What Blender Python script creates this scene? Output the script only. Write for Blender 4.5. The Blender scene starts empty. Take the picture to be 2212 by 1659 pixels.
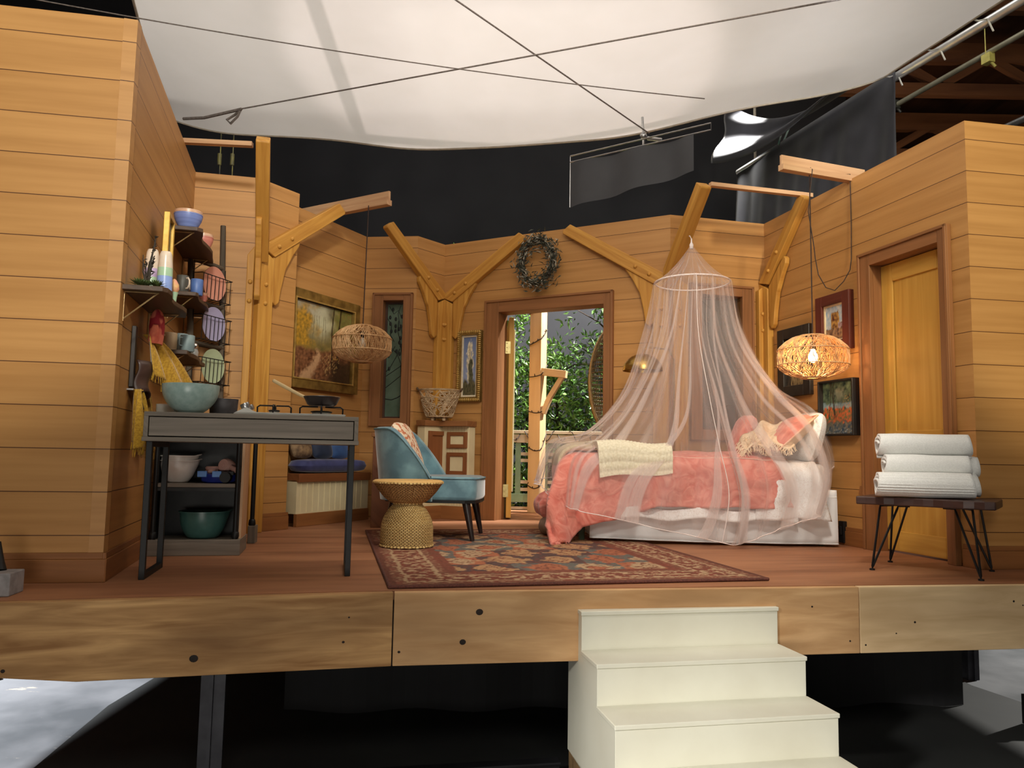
import bpy, bmesh, math, random
from mathutils import Vector, Matrix, noise
random.seed(7)
R_=math.radians
C=bpy.context.scene.collection
sc=bpy.context.scene
# ---------------------------------------------------------------- camera
cam_d=bpy.data.cameras.new('camera'); cam=bpy.data.objects.new('camera',cam_d); C.objects.link(cam)
cam_d.sensor_width=36.0; cam_d.lens=36.0*1661/2212; cam_d.clip_end=80
cam.matrix_world=Matrix(((0.99983967,-0.01790609,0.0,0.0),
 (-0.00163683,-0.09139736,-0.99581316,0.0),
 (0.01783112,0.9956535,-0.0914120,0.59),(0,0,0,1)))
sc.camera=cam
# ---------------------------------------------------------------- world, exposure, lights
w=bpy.data.worlds.new('studio_air'); sc.world=w; w.use_nodes=True
w.node_tree.nodes['Background'].inputs[0].default_value=(0.8,0.72,0.62,1); w.node_tree.nodes['Background'].inputs[1].default_value=0.06
sc.view_settings.view_transform='Standard'; sc.view_settings.look='None'
sc.view_settings.exposure=0.0; sc.view_settings.gamma=1.0; sc.view_settings.use_curve_mapping=False
def aim(o,t):
    o.rotation_euler=(Vector(t)-o.location).to_track_quat('-Z','Y').to_euler()
def spot(name,loc,tgt,power,angle,blend,col=(1,0.85,0.66),rad=0.15):
    l=bpy.data.lights.new(name,'SPOT'); l.energy=power; l.spot_size=R_(angle); l.spot_blend=blend; l.color=col; l.shadow_soft_size=rad
    o=bpy.data.objects.new(name,l); o.location=loc; C.objects.link(o); aim(o,tgt); return o
def area(name,loc,tgt,power,sx,sy,col=(1,0.88,0.72)):
    l=bpy.data.lights.new(name,'AREA'); l.shape='RECTANGLE'; l.size=sx; l.size_y=sy; l.energy=power; l.color=col
    o=bpy.data.objects.new(name,l); o.location=loc; C.objects.link(o); aim(o,tgt); return o
WARM=(1.0,0.84,0.60)
area('studio_soft_key',(0.6,-1.6,3.4),(0.3,6.0,1.2),72,2.2,1.2,(1,0.95,0.86))
area('overhead_soft',(0.3,4.2,3.25),(0.4,5.6,0.6),28,2.6,1.6,(1,0.92,0.80))
spot('set_key',(0.9,2.0,3.35),(0.75,5.5,0.1),340,56,0.55,(1,0.93,0.82),0.22)
area('front_fill',(-0.4,-1.9,-0.25),(0.2,3.4,-0.3),58,2.0,0.6,(1,0.95,0.86))
spot('wall_wash_left',(0.2,-1.2,3.6),(-2.5,3.4,2.60),980,40,0.28,(1,.97,.86),0.22)
spot('wall_wash_right',(2.75,-0.8,3.6),(3.55,4.5,2.55),1050,40,0.28,(1,.93,.70),0.22)
spot('step_light',(-2.7,-1.0,1.9),(0.85,2.75,-0.9),1150,25,0.75,(1,0.97,0.90),0.2)
spot('silk_light',(-0.15,5.3,7.4),(-0.15,5.75,3.6),330,52,0.25,(1,0.86,0.82),0.10)
area('silk_wash',(-0.2,5.4,6.6),(-0.2,5.6,3.9),235,5.5,4.5,(1,0.95,0.88))
spot('garden_light',(2.7,8.05,4.9),(0.0,9.5,1.1),4600,68,0.4,(1,0.98,0.93),0.12)
spot('floor_spill_left',(-6.4,4.3,1.6),(-2.6,4.1,-0.87),3400,30,0.2,(0.95,0.97,1.0),0.06)
spot('floor_spill_right',(8.0,7.6,1.5),(3.5,5.5,-0.87),2000,24,0.2,(1,0.97,0.9),0.06)
spot('drape_light',(2.0,4.0,3.2),(2.9,8.0,3.2),90,60,0.6,(0.9,0.93,1.0),0.2)
spot('roof_light',(5.0,8.0,2.6),(5.4,10.5,4.6),75,80,0.6,(1,0.7,0.45),0.2)
# ---------------------------------------------------------------- mesh helpers
def lin(c):
    c=c/255.0
    return c/12.92 if c<=0.04045 else ((c+0.055)/1.055)**2.4
def S(r,g,b): return (lin(r),lin(g),lin(b),1.0)
def mixc(a,b,t): return tuple(a[i]*(1-t)+b[i]*t for i in range(3))
def N3(x,y=0.0,z=0.0): return noise.noise(Vector((x,y,z)))
def rotz(a): return Matrix.Rotation(a,3,'Z')
I3=Matrix.Identity(3)
class MB:
    def __init__(s): s.v=[];s.f=[];s.uv=[];s.col=[]
    def add(s,vs,fs,uvs=None,cols=None):
        b=len(s.v); s.v+=[tuple(v) for v in vs]
        for i,f in enumerate(fs):
            s.f.append([b+k for k in f])
            s.uv.append(uvs[i] if uvs else [(vs[k][0],vs[k][2]) for k in f])
        if cols: s.col+=list(cols)
        return s
    def box(s,c,size,R=None,uo=None):
        R=R if R is not None else I3
        if not isinstance(R,Matrix): R=rotz(R)
        c=Vector(c); h=[d/2 for d in size]
        L=[Vector((x*h[0],y*h[1],z*h[2])) for x in (-1,1) for y in (-1,1) for z in (-1,1)]
        fs=[(0,1,3,2),(4,6,7,5),(0,4,5,1),(2,3,7,6),(0,2,6,4),(1,5,7,3)]
        ax=max(range(3),key=lambda k:size[k]); ot=[k for k in range(3) if k!=ax]
        uo=random.random()*7 if uo is None else uo
        uvs=[]
        for f in fs:
            u=[]
            for k in f:
                l=L[k]; u.append((l[ax]+uo,l[ot[0]]+l[ot[1]]+uo*1.7))
            uvs.append(u)
        return s.add([c+R@l for l in L],fs,uvs)
    def beam(s,a,b,wd,th,up=(0,0,1),uo=None):
        """box from a to b; wd across (perp to up-ish), th along up"""
        a=Vector(a);b=Vector(b); x=(b-a); L=x.length; x.normalize()
        z=Vector(up); z=(z-x*z.dot(x)); z.normalize(); y=z.cross(x)
        R=Matrix((x,y,z)).transposed()
        return s.box((a+b)/2,(L,wd,th),R,uo)
    def prism(s,poly,o,ax,bx,nx,t):
        """2d polygon in (ax,bx) at o, extruded along nx by t"""
        o=Vector(o);ax=Vector(ax);bx=Vector(bx);nx=Vector(nx)
        n=len(poly); vs=[o+ax*p[0]+bx*p[1] for p in poly]+[o+ax*p[0]+bx*p[1]+nx*t for p in poly]
        fs=[list(range(n))[::-1],list(range(n,2*n))]; uv=[[(poly[k][0],poly[k][1]) for k in fs[0]],[(poly[k-n][0],poly[k-n][1]) for k in fs[1]]]
        for i in range(n):
            j=(i+1)%n; fs.append([i,j,j+n,i+n]); uv.append([(poly[i][0],poly[i][1]),(poly[j][0],poly[j][1]),(poly[j][0],poly[j][1]+t),(poly[i][0],poly[i][1]+t)])
        return s.add(vs,fs,uv)
    def tube(s,pts,r,n=6,cap=True,closed=False):
        pts=[Vector(p) for p in pts]; m=len(pts); rr=r if isinstance(r,(list,tuple)) else [r]*m
        vs=[];prev=None
        for i,p in enumerate(pts):
            if closed: t=pts[(i+1)%m]-pts[i-1]
            else: t=(pts[min(i+1,m-1)]-pts[max(i-1,0)])
            if t.length<1e-9: t=Vector((0,0,1))
            t.normalize()
            if prev is None:
                a=Vector((0,0,1)) if abs(t.z)<0.9 else Vector((1,0,0))
                x=a.cross(t).normalized()
            else:
                x=(prev-t*prev.dot(t))
                x=x.normalized() if x.length>1e-6 else prev
            prev=x; y=t.cross(x)
            for k in range(n):
                a=2*math.pi*k/n; vs.append(p+(x*math.cos(a)+y*math.sin(a))*rr[i])
        fs=[];uv=[];L=0
        for i in range(m if closed else m-1):
            j=(i+1)%m; d=(pts[j]-pts[i]).length
            for k in range(n):
                k2=(k+1)%n; fs.append((i*n+k,i*n+k2,j*n+k2,j*n+k)); q=rr[i]*6.28/n
                uv.append([(L,k*q),(L,(k+1)*q),(L+d,(k+1)*q),(L+d,k*q)])
            L+=d
        if cap and not closed:
            fs.append(tuple(range(n))[::-1]); uv.append([(0,0)]*n)
            fs.append(tuple((m-1)*n+k for k in range(n))); uv.append([(0,0)]*n)
        return s.add(vs,fs,uv)
    def lathe(s,prof,c=(0,0,0),n=32,R=None,sx=1,sy=1,fn=None):
        """prof list of (r,z); fn(theta,i,r,z)->(r,z)"""
        c=Vector(c); vs=[];m=len(prof)
        for i,(r,z) in enumerate(prof):
            for k in range(n):
                a=2*math.pi*k/n; r2,z2=(fn(a,i,r,z) if fn else (r,z))
                l=Vector((r2*math.cos(a)*sx,r2*math.sin(a)*sy,z2)); vs.append(c+(R@l if R is not None else l))
        fs=[];uv=[]
        for i in range(m-1):
            for k in range(n):
                k2=(k+1)%n; fs.append((i*n+k,i*n+k2,(i+1)*n+k2,(i+1)*n+k))
                uv.append([(k/n,i/(m-1)),((k+1)/n,i/(m-1)),((k+1)/n,(i+1)/(m-1)),(k/n,(i+1)/(m-1))])
        return s.add(vs,fs,uv)
    def grid(s,fn,nu,nv,col=None,flip=False):
        vs=[];cs=[]
        for j in range(nv+1):
            for i in range(nu+1):
                u=i/nu;v=j/nv; vs.append(fn(u,v))
                if col: cs.append(col(u,v))
        fs=[];uv=[]
        for j in range(nv):
            for i in range(nu):
                a=j*(nu+1)+i; f=(a,a+1,a+nu+2,a+nu+1); q=[(i/nu,j/nv),((i+1)/nu,j/nv),((i+1)/nu,(j+1)/nv),(i/nu,(j+1)/nv)]
                if flip: f=f[::-1];q=q[::-1]
                fs.append(f);uv.append(q)
        return s.add(vs,fs,uv,cs if col else None)
    def ball(s,c,r,n=12,m=8,R=None):
        r=r if isinstance(r,(tuple,list)) else (r,r,r); c=Vector(c); vs=[]
        for i in range(m+1):
            p=math.pi*i/m
            for k in range(n):
                a=2*math.pi*k/n; l=Vector((r[0]*math.sin(p)*math.cos(a),r[1]*math.sin(p)*math.sin(a),-r[2]*math.cos(p)))
                vs.append(c+(R@l if R is not None else l))
        fs=[];uv=[]
        for i in range(m):
            for k in range(n):
                k2=(k+1)%n; fs.append((i*n+k,i*n+k2,(i+1)*n+k2,(i+1)*n+k)); uv.append([(k/n,i/m),((k+1)/n,i/m),((k+1)/n,(i+1)/m),(k/n,(i+1)/m)])
        return s.add(vs,fs,uv)
    def leaf(s,p,d,L,W,curl=0.15,up=None):
        p=Vector(p);d=Vector(d).normalized(); a=up if up is not None else Vector((random.gauss(0,1),random.gauss(0,1),random.gauss(0,1)))
        x=d.cross(a)
        if x.length<1e-5: x=Vector((1,0,0))
        x.normalize(); n=x.cross(d)
        vs=[p,p+d*L*.4+x*W*.5+n*L*curl*.4,p+d*L+n*L*curl*-.3,p+d*L*.4-x*W*.5+n*L*curl*.4,p+d*L*.45]
        return s.add(vs,[(0,1,4),(1,2,4),(2,3,4),(3,0,4)])
OFF={}
def woff(o):
    return OFF.get(o.name,Vector((0,0,0))) if o else Vector((0,0,0))
def obj(name,mb,m,parent=None,smooth=False,bev=0,off=None,sub=0,solid=0,bseg=2):
    """one mesh object; parts are stored relative to their thing's base"""
    d=off if off is not None else woff(parent)
    me=bpy.data.meshes.new(name); me.from_pydata([(v[0]-d[0],v[1]-d[1],v[2]-d[2]) for v in mb.v],[],mb.f)
    ul=me.uv_layers.new(name='UVMap'); k=0
    fl=[c for q in mb.uv for p in q for c in p]
    ul.data.foreach_set('uv',fl)
    if mb.col and len(mb.col)==len(mb.v):
        at=me.color_attributes.new('Col','FLOAT_COLOR','POINT'); at.data.foreach_set('color',[x for c in mb.col for x in (c[0],c[1],c[2],1.0)])
    me.materials.append(m)
    if smooth:
        me.polygons.foreach_set('use_smooth',[True]*len(me.polygons)); me.set_sharp_from_angle(angle=R_(smooth if smooth is not True else 50))
    me.update()
    o=bpy.data.objects.new(name,me); C.objects.link(o)
    if parent: o.parent=parent; OFF[o.name]=Vector(d)
    else:
        o.location=d; OFF[o.name]=Vector(d)
    if solid:
        q=o.modifiers.new('solid','SOLIDIFY'); q.thickness=solid; q.offset=0
    if bev:
        q=o.modifiers.new('bevel','BEVEL'); q.width=bev; q.segments=bseg; q.limit_method='ANGLE'; q.angle_limit=R_(40)
    if sub:
        q=o.modifiers.new('sub','SUBSURF'); q.levels=sub; q.render_levels=sub
    return o
def thing(name,label,cat,loc=(0,0,0),rz=0,group=None,world=True):
    """Empty at the base; world=True: its parts are given in world coordinates"""
    o=bpy.data.objects.new(name,None); C.objects.link(o); o.empty_display_size=0.1
    o.location=loc; o.rotation_euler=(0,0,rz); OFF[o.name]=Vector(loc) if world else Vector((0,0,0))
    o['label']=label; o['category']=cat
    if group: o['group']=group
    return o
def solo(name,mb,m,label,cat,loc=None,group=None,kind=None,**k):
    if loc is None:
        n=len(mb.v); xs=[v[0] for v in mb.v]; ys=[v[1] for v in mb.v]; loc=((min(xs)+max(xs))/2,(min(ys)+max(ys))/2,min(v[2] for v in mb.v))
    o=obj(name,mb,m,None,off=Vector(loc),**k); o['label']=label; o['category']=cat
    if group: o['group']=group
    if kind: o['kind']=kind
    return o
def solo_local(name,mb,m,label,cat,loc,rz=0,group=None,**k):
    o=obj(name,mb,m,None,off=Vector((0,0,0)),**k); o.location=loc; o.rotation_euler=(0,0,rz); o['label']=label; o['category']=cat
    if group: o['group']=group
    return o
def struct(name,mb,m,parent=None,label=None,**k):
    o=obj(name,mb,m,parent,**k)
    if not parent:
        o['kind']='structure'
        if label: o['label']=label
    return o
def dup(root,loc,rz,label=None,group=None,scale=None):
    def cp(o,par):
        c=o.copy(); C.objects.link(c)
        if par: c.parent=par
        for ch in kids(o): cp(ch,c)
        return c
    def kids(o): return [x for x in C.objects if x.parent==o]
    r=cp(root,None); r.location=loc; r.rotation_euler=(0,0,rz)
    if scale: r.scale=scale
    if label: r['label']=label
    if group: r['group']=group
    return r
class Frame:
    """wall frame: u along the wall, n into the room, z up"""
    def __init__(s,p,q):
        s.p=Vector((p[0],p[1],0)); e=Vector((q[0]-p[0],q[1]-p[1],0)); s.L=e.length; s.e=e/s.L; s.n=Vector((s.e.y,-s.e.x,0)); s.z=Vector((0,0,1))
        s.R=Matrix((s.e,s.n,s.z)).transposed()
    def P(s,u,n,z): return s.p+s.e*u+s.n*n+s.z*z
    def box(s,mb,u0,u1,n0,n1,z0,z1,uo=None):
        return mb.box(s.P((u0+u1)/2,(n0+n1)/2,(z0+z1)/2),(abs(u1-u0),abs(n1-n0),abs(z1-z0)),s.R,uo)
# ---------------------------------------------------------------- materials
def nodes(name):
    m=bpy.data.materials.new(name); m.use_nodes=True; nt=m.node_tree; b=nt.nodes['Principled BSDF']
    return m,nt,b
def nd(nt,t,**k):
    n=nt.nodes.new(t)
    for a,v in k.items():
        if a.startswith('i_'):
            n.inputs[int(a[2:])].default_value=v
        else: setattr(n,a,v)
    return n
def mp(nt,coord,scale):
    tc=nt.nodes.new('ShaderNodeTexCoord'); mpn=nt.nodes.new('ShaderNodeMapping'); mpn.inputs['Scale'].default_value=scale
    nt.links.new(tc.outputs[coord],mpn.inputs[0]); return mpn
def pm(name,c1,c2=None,scale=8,rough=.5,metal=0,bump=0,coord='Object',stretch=(1,1,1),detail=4,sheen=0,spec=.5,coat=0,lo=.35,hi=.65,emit=0,bdist=.01):
    m,nt,b=nodes(name); c2=c2 or tuple(min(1,x*.82) for x in c1[:3])+(1,)
    M=mp(nt,coord,tuple(scale*x for x in stretch)); no=nd(nt,'ShaderNodeTexNoise'); no.inputs['Scale'].default_value=1; no.inputs['Detail'].default_value=detail
    nt.links.new(M.outputs[0],no.inputs['Vector'])
    r=nd(nt,'ShaderNodeValToRGB'); r.color_ramp.elements[0].position=lo; r.color_ramp.elements[1].position=hi
    r.color_ramp.elements[0].color=c1; r.color_ramp.elements[1].color=c2
    nt.links.new(no.outputs[0],r.inputs[0]); nt.links.new(r.outputs[0],b.inputs['Base Color'])
    b.inputs['Roughness'].default_value=rough; b.inputs['Metallic'].default_value=metal; b.inputs['Specular IOR Level'].default_value=spec
    if sheen: b.inputs['Sheen Weight'].default_value=sheen; b.inputs['Sheen Roughness'].default_value=.4
    if coat: b.inputs['Coat Weight'].default_value=coat
    if bump:
        bp=nd(nt,'ShaderNodeBump'); bp.inputs['Strength'].default_value=bump; bp.inputs['Distance'].default_value=bdist
        nt.links.new(no.outputs[0],bp.inputs['Height']); nt.links.new(bp.outputs[0],b.inputs['Normal'])
    if emit:
        nt.links.new(r.outputs[0],b.inputs['Emission Color']); b.inputs['Emission Strength'].default_value=emit
    return m
def vcol(name,rough=.6,bump=0,bscale=60,spec=.4):
    m,nt,b=nodes(name); a=nd(nt,'ShaderNodeVertexColor'); a.layer_name='Col'; nt.links.new(a.outputs[0],b.inputs['Base Color'])
    b.inputs['Roughness'].default_value=rough; b.inputs['Specular IOR Level'].default_value=spec
    if bump:
        no=nd(nt,'ShaderNodeTexNoise'); no.inputs['Scale'].default_value=bscale
        tc=nt.nodes.new('ShaderNodeTexCoord'); nt.links.new(tc.outputs['Object'],no.inputs['Vector'])
        bp=nd(nt,'ShaderNodeBump'); bp.inputs['Strength'].default_value=bump; bp.inputs['Distance'].default_value=.005
        nt.links.new(no.outputs[0],bp.inputs['Height']); nt.links.new(bp.outputs[0],b.inputs['Normal'])
    return m
def wood(name,c1,c2,c3=None,su=1.6,sv=26,rough=.55,bump=.15,spec=.35,knots=0):
    """long-grain wood in the UV map (u along the grain, metres)"""
    m,nt,b=nodes(name)
    M=mp(nt,'UV',(su,sv,1)); no=nd(nt,'ShaderNodeTexNoise'); no.inputs['Scale'].default_value=1; no.inputs['Detail'].default_value=6; no.inputs['Distortion'].default_value=.6
    nt.links.new(M.outputs[0],no.inputs['Vector'])
    M2=mp(nt,'UV',(1.1,3.5,1)); n2=nd(nt,'ShaderNodeTexNoise'); n2.inputs['Scale'].default_value=1; n2.inputs['Detail'].default_value=3
    nt.links.new(M2.outputs[0],n2.inputs['Vector'])
    r=nd(nt,'ShaderNodeValToRGB'); r.color_ramp.elements[0].position=.32; r.color_ramp.elements[1].position=.68
    r.color_ramp.elements[0].color=c1; r.color_ramp.elements[1].color=c2
    nt.links.new(no.outputs[0],r.inputs[0])
    mx=nd(nt,'ShaderNodeMix',data_type='RGBA'); mx.inputs[7].default_value=c3 or c1
    r2=nd(nt,'ShaderNodeMapRange'); r2.inputs[1].default_value=.45; r2.inputs[2].default_value=.7; r2.inputs[4].default_value=.7
    nt.links.new(n2.outputs[0],r2.inputs[0]); nt.links.new(r2.outputs[0],mx.inputs[0]); nt.links.new(r.outputs[0],mx.inputs[6])
    nt.links.new(mx.outputs[2],b.inputs['Base Color']); b.inputs['Roughness'].default_value=rough; b.inputs['Specular IOR Level'].default_value=spec
    if bump:
        bp=nd(nt,'ShaderNodeBump'); bp.inputs['Strength'].default_value=bump; bp.inputs['Distance'].default_value=.004
        nt.links.new(no.outputs[0],bp.inputs['Height']); nt.links.new(bp.outputs[0],b.inputs['Normal'])
    return m
def plank_wall(name,c1,c2,line):
    """shiplap: boards 19 cm high, grooves, grain along the wall (UV u = metres along, v = height)"""
    m,nt,b=nodes(name); tc=nt.nodes.new('ShaderNodeTexCoord'); sp=nd(nt,'ShaderNodeSeparateXYZ'); nt.links.new(tc.outputs['UV'],sp.inputs[0])
    a=nd(nt,'ShaderNodeMath',operation='SUBTRACT'); a.inputs[1].default_value=.20; nt.links.new(sp.outputs[1],a.inputs[0])
    d=nd(nt,'ShaderNodeMath',operation='DIVIDE'); d.inputs[1].default_value=.19; nt.links.new(a.outputs[0],d.inputs[0])
    fr=nd(nt,'ShaderNodeMath',operation='FRACT'); nt.links.new(d.outputs[0],fr.inputs[0])
    fl=nd(nt,'ShaderNodeMath',operation='FLOOR'); nt.links.new(d.outputs[0],fl.inputs[0])
    ln=nd(nt,'ShaderNodeMath',operation='LESS_THAN'); ln.inputs[1].default_value=.022; nt.links.new(fr.outputs[0],ln.inputs[0])
    # per-board offset of the grain
    cb=nd(nt,'ShaderNodeCombineXYZ'); nt.links.new(sp.outputs[0],cb.inputs[0]); nt.links.new(sp.outputs[1],cb.inputs[1]); nt.links.new(fl.outputs[0],cb.inputs[2])
    M=nd(nt,'ShaderNodeMapping'); M.inputs['Scale'].default_value=(1.1,22,7.3); nt.links.new(cb.outputs[0],M.inputs[0])
    no=nd(nt,'ShaderNodeTexNoise'); no.inputs['Scale'].default_value=1; no.inputs['Detail'].default_value=5; nt.links.new(M.outputs[0],no.inputs['Vector'])
    wn=nd(nt,'ShaderNodeTexWhiteNoise',noise_dimensions='1D'); nt.links.new(fl.outputs[0],wn.inputs['W'])
    ad=nd(nt,'ShaderNodeMath',operation='MULTIPLY_ADD'); ad.inputs[1].default_value=.18; nt.links.new(wn.outputs[0],ad.inputs[0]); nt.links.new(no.outputs[0],ad.inputs[2])
    r=nd(nt,'ShaderNodeValToRGB'); r.color_ramp.elements[0].position=.38; r.color_ramp.elements[1].position=.78
    r.color_ramp.elements[0].color=c1; r.color_ramp.elements[1].color=c2; nt.links.new(ad.outputs[0],r.inputs[0])
    mx=nd(nt,'ShaderNodeMix',data_type='RGBA'); mx.inputs[7].default_value=line; nt.links.new(ln.outputs[0],mx.inputs[0]); nt.links.new(r.outputs[0],mx.inputs[6])
    nt.links.new(mx.outputs[2],b.inputs['Base Color']); b.inputs['Roughness'].default_value=.5; b.inputs['Specular IOR Level'].default_value=.35
    sb=nd(nt,'ShaderNodeMath',operation='MULTIPLY_ADD'); sb.inputs[1].default_value=-1.0; nt.links.new(ln.outputs[0],sb.inputs[0])
    ml=nd(nt,'ShaderNodeMath',operation='MULTIPLY'); ml.inputs[1].default_value=.12; nt.links.new(no.outputs[0],ml.inputs[0]); nt.links.new(ml.outputs[0],sb.inputs[2])
    bp=nd(nt,'ShaderNodeBump'); bp.inputs['Strength'].default_value=.35; bp.inputs['Distance'].default_value=.006; nt.links.new(sb.outputs[0],bp.inputs['Height']); nt.links.new(bp.outputs[0],b.inputs['Normal'])
    return m
M_wall=plank_wall('shiplap_wood',S(188,138,80),S(170,121,66),S(84,49,24))
M_trim=wood('casing_wood',S(148,98,58),S(126,82,46),S(136,90,50))
M_base=wood('baseboard_wood',S(150,98,54),S(130,82,44))
M_post=wood('post_wood',S(205,152,70),S(168,112,42),S(190,138,60),su=2,sv=30,bump=.3)
M_raw=wood('raw_lumber',S(205,165,125),S(180,135,98))
M_fascia=wood('fascia_wood',S(208,164,110),S(146,104,62),S(126,92,58),su=2.2,sv=22,bump=.35,rough=.75)
M_deck=wood('deck_wood',S(160,108,74),S(130,84,56),S(174,122,86),su=.8,sv=9,rough=.6,bump=.05)
M_black=pm('black_metal',S(22,21,21),S(15,15,15),scale=30,rough=.5,spec=.35)
M_blackcloth=pm('black_drape',S(26,26,28),S(20,20,22),scale=3,rough=.85,sheen=.1)
M_grey_lam=wood('grey_laminate',S(138,127,113),S(106,97,86),S(122,112,100),su=2,sv=40)
M_cream=pm('cream_paint',S(224,210,168),S(214,198,155),scale=6,rough=.6)
M_door=wood('door_wood',S(206,158,72),S(190,140,56),S(198,150,64),su=1.4,sv=26,bump=.05)
M_steel=pm('steel',S(190,190,190),S(165,165,165),scale=20,rough=.3,metal=.9)
# ================================================================ STRUCTURE
H=2.595; GZ=-0.87
pAL=(-3.5,3.14);pA=(-1.79,3.45);pB=(-2.327,5.431);pB2=(-1.897,5.532);pP2=(-1.69,5.87);pC1=(-2.10,5.547);pC2=(-1.381,7.047);p3=(-.896,6.986);p4=(-.667,7.272);p5=(1.288,6.222);p6=(2.132,6.428);p7=(2.633,4.360);p8=(4.3,4.65)
WFL=Frame(pAL,pA);WL=Frame(pA,pB);WBL=Frame(pB,pB2);WPI=Frame(pB2,pP2);WAL=Frame(pC1,pC2);WWI=Frame(pC2,p3);WN=Frame(p3,p4);WD=Frame(p4,p5);WB=Frame(p5,p6);WR=Frame(p6,p7);WFR=Frame(p7,p8)
def wall(name,F,openings=(),t=.06,u0=0,u1=None,label=None):
    mb=MB(); u1=F.L if u1 is None else u1
    us=sorted(set([u0,u1]+[o[0] for o in openings]+[o[1] for o in openings]))
    def uvbox(a,b,z0,z1):
        vs=[F.P(u,n,z) for u in (a,b) for n in (-t,0) for z in (z0,z1)]
        loc=[(u,n,z) for u in (a,b) for n in (-t,0) for z in (z0,z1)]
        fs=[(0,1,3,2),(4,6,7,5),(0,4,5,1),(2,3,7,6),(0,2,6,4),(1,5,7,3)]
        mb.add(vs,fs,[[(loc[k][0]+loc[k][1]+hash(name)%7*0+len(name)*1.3,loc[k][2]) for k in f] for f in fs])
    for a,b in zip(us[:-1],us[1:]):
        op=[o for o in openings if o[0]<=a+1e-6 and o[1]>=b-1e-6]
        if not op: uvbox(a,b,0,H)
        else:
            if op[0][2]>0.001: uvbox(a,b,0,op[0][2])
            uvbox(a,b,op[0][3],H)
    return struct(name,mb,M_wall,label=label)
wall('wall_front_left',WFL,label='honey wood shiplap wall facing the camera at far left')
wall('wall_left',WL,label='shiplap side wall carrying the kitchen shelves')
wall('wall_back_left',WBL,label='narrow shiplap wall behind the plate ladder')
wall('wall_pier',WPI,label='short shiplap pier beside the left timber post')
wall('wall_alcove',WAL,label='alcove shiplap wall with the large landscape painting')
wall('wall_alcove_window',WWI,[(.16,.40,.87,2.02)],u0=-.0,label='shiplap wall around the stained glass window')
wall('wall_nook',WN,label='short shiplap wall beside the wicker basket')
wall('wall_back',WD,[(.60,1.665,0,1.90)],label='back shiplap wall with the garden doorway')
wall('wall_back_right',WB,[(.27,.64,.80,1.96)],label='back right shiplap wall behind the canopy')
wall('wall_right',WR,[(1.30,1.915,0,1.925)],label='right shiplap wall with three pictures and the yellow door')
wall('wall_front_right',WFR,label='honey wood shiplap wall facing the camera at far right')
def baseb(name,F,segs):
    mb=MB()
    for a,b in segs:
        F.box(mb,a,b,0.0,.018,0,.10); F.box(mb,a,b,0.0,.012,.10,.128)
    struct(name,mb,M_base,bev=.003,label='stained wood baseboard')
baseb('baseboard_front_left',WFL,[(0,WFL.L+.016)]); baseb('baseboard_left',WL,[(-.016,WL.L)]); baseb('baseboard_back_left',WBL,[(0,WBL.L)])
baseb('baseboard_pier',WPI,[(.13,WPI.L+.015)]); baseb('baseboard_back',WD,[(.13,.46),(1.79,2.08)]); baseb('baseboard_back_right',WB,[(.13,.7)])
baseb('baseboard_right',WR,[(.13,1.20),(2.02,WR.L+.016)]); baseb('baseboard_front_right',WFR,[(-.016,WFR.L)])
# ---- deck (the room's floor) and its fascia
E0=Vector((-3.6,2.585,0)); E1=Vector((-.494,3.376,0)); E2=Vector((4.5,4.215,0))
mb=MB(); outl=[E0,E1,E2,Vector((4.5,8.75,0)),Vector((-3.6,8.75,0))]
vs=[p.copy() for p in outl]+[p-Vector((0,0,.04)) for p in outl]
fs=[(0,1,2,3,4),(9,8,7,6,5)]+[(i,i+5,(i+1)%5+5,(i+1)%5) for i in range(5)]
ca,sa=math.cos(R_(12)),math.sin(R_(12))
mb.add(vs,fs,[[(vs[k].x*ca+vs[k].y*sa,-vs[k].x*sa+vs[k].y*ca) for k in f] for f in fs])
struct('floor',mb,M_deck,label='brown painted plywood floor of the raised set')
def fascia(name,a,b,cut,label,m=M_fascia):
    a=Vector(a);b=Vector(b); d=(b-a); L=d.length; d.normalize(); n=Vector((d.y,-d.x,0)); mb=MB()
    poly=[(0,0.0),(L,0.0),(L,-.305)]+cut+[(0,-.305)] if cut is not None else [(0,0),(L,0),(L,-.305),(0,-.305)]
    if cut: poly=[(0,0.0),(L,0.0),(L,-.305)]+cut
    mb.prism([(p[0],p[1]-.003) for p in poly],a,d,Vector((0,0,1)),n,.038); return struct(name,mb,m,label=label,bev=.003)
def on(A,B,t): return A+(B-A)*t
jL=on(E0,E1,.0); 
M_f2=wood('fascia_wood_light',S(236,206,162),S(206,174,130),S(182,150,110),su=2.0,sv=16,bump=.3,rough=.75)
M_f3=wood('fascia_wood_mid',S(216,174,126),S(186,142,96),S(158,122,84),su=2.4,sv=18,bump=.35,rough=.75)
dE=(E1-E0).length
fascia('trim_1',E0,E1-(E1-E0).normalized()*.004,[(2.0,-.305),(.9,-.19),(0,-.12)],'weathered fascia plank with angled lower left end')
q=E1+(E2-E1).normalized()*2.17
fascia('trim_2',E1+(E2-E1).normalized()*.004,q,None,'knotty fascia plank behind the white steps',M_f3)
fascia('trim_3',q+(E2-E1).normalized()*.004,E2,None,'paler fascia plank at the right end of the deck',M_f2)
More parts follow.
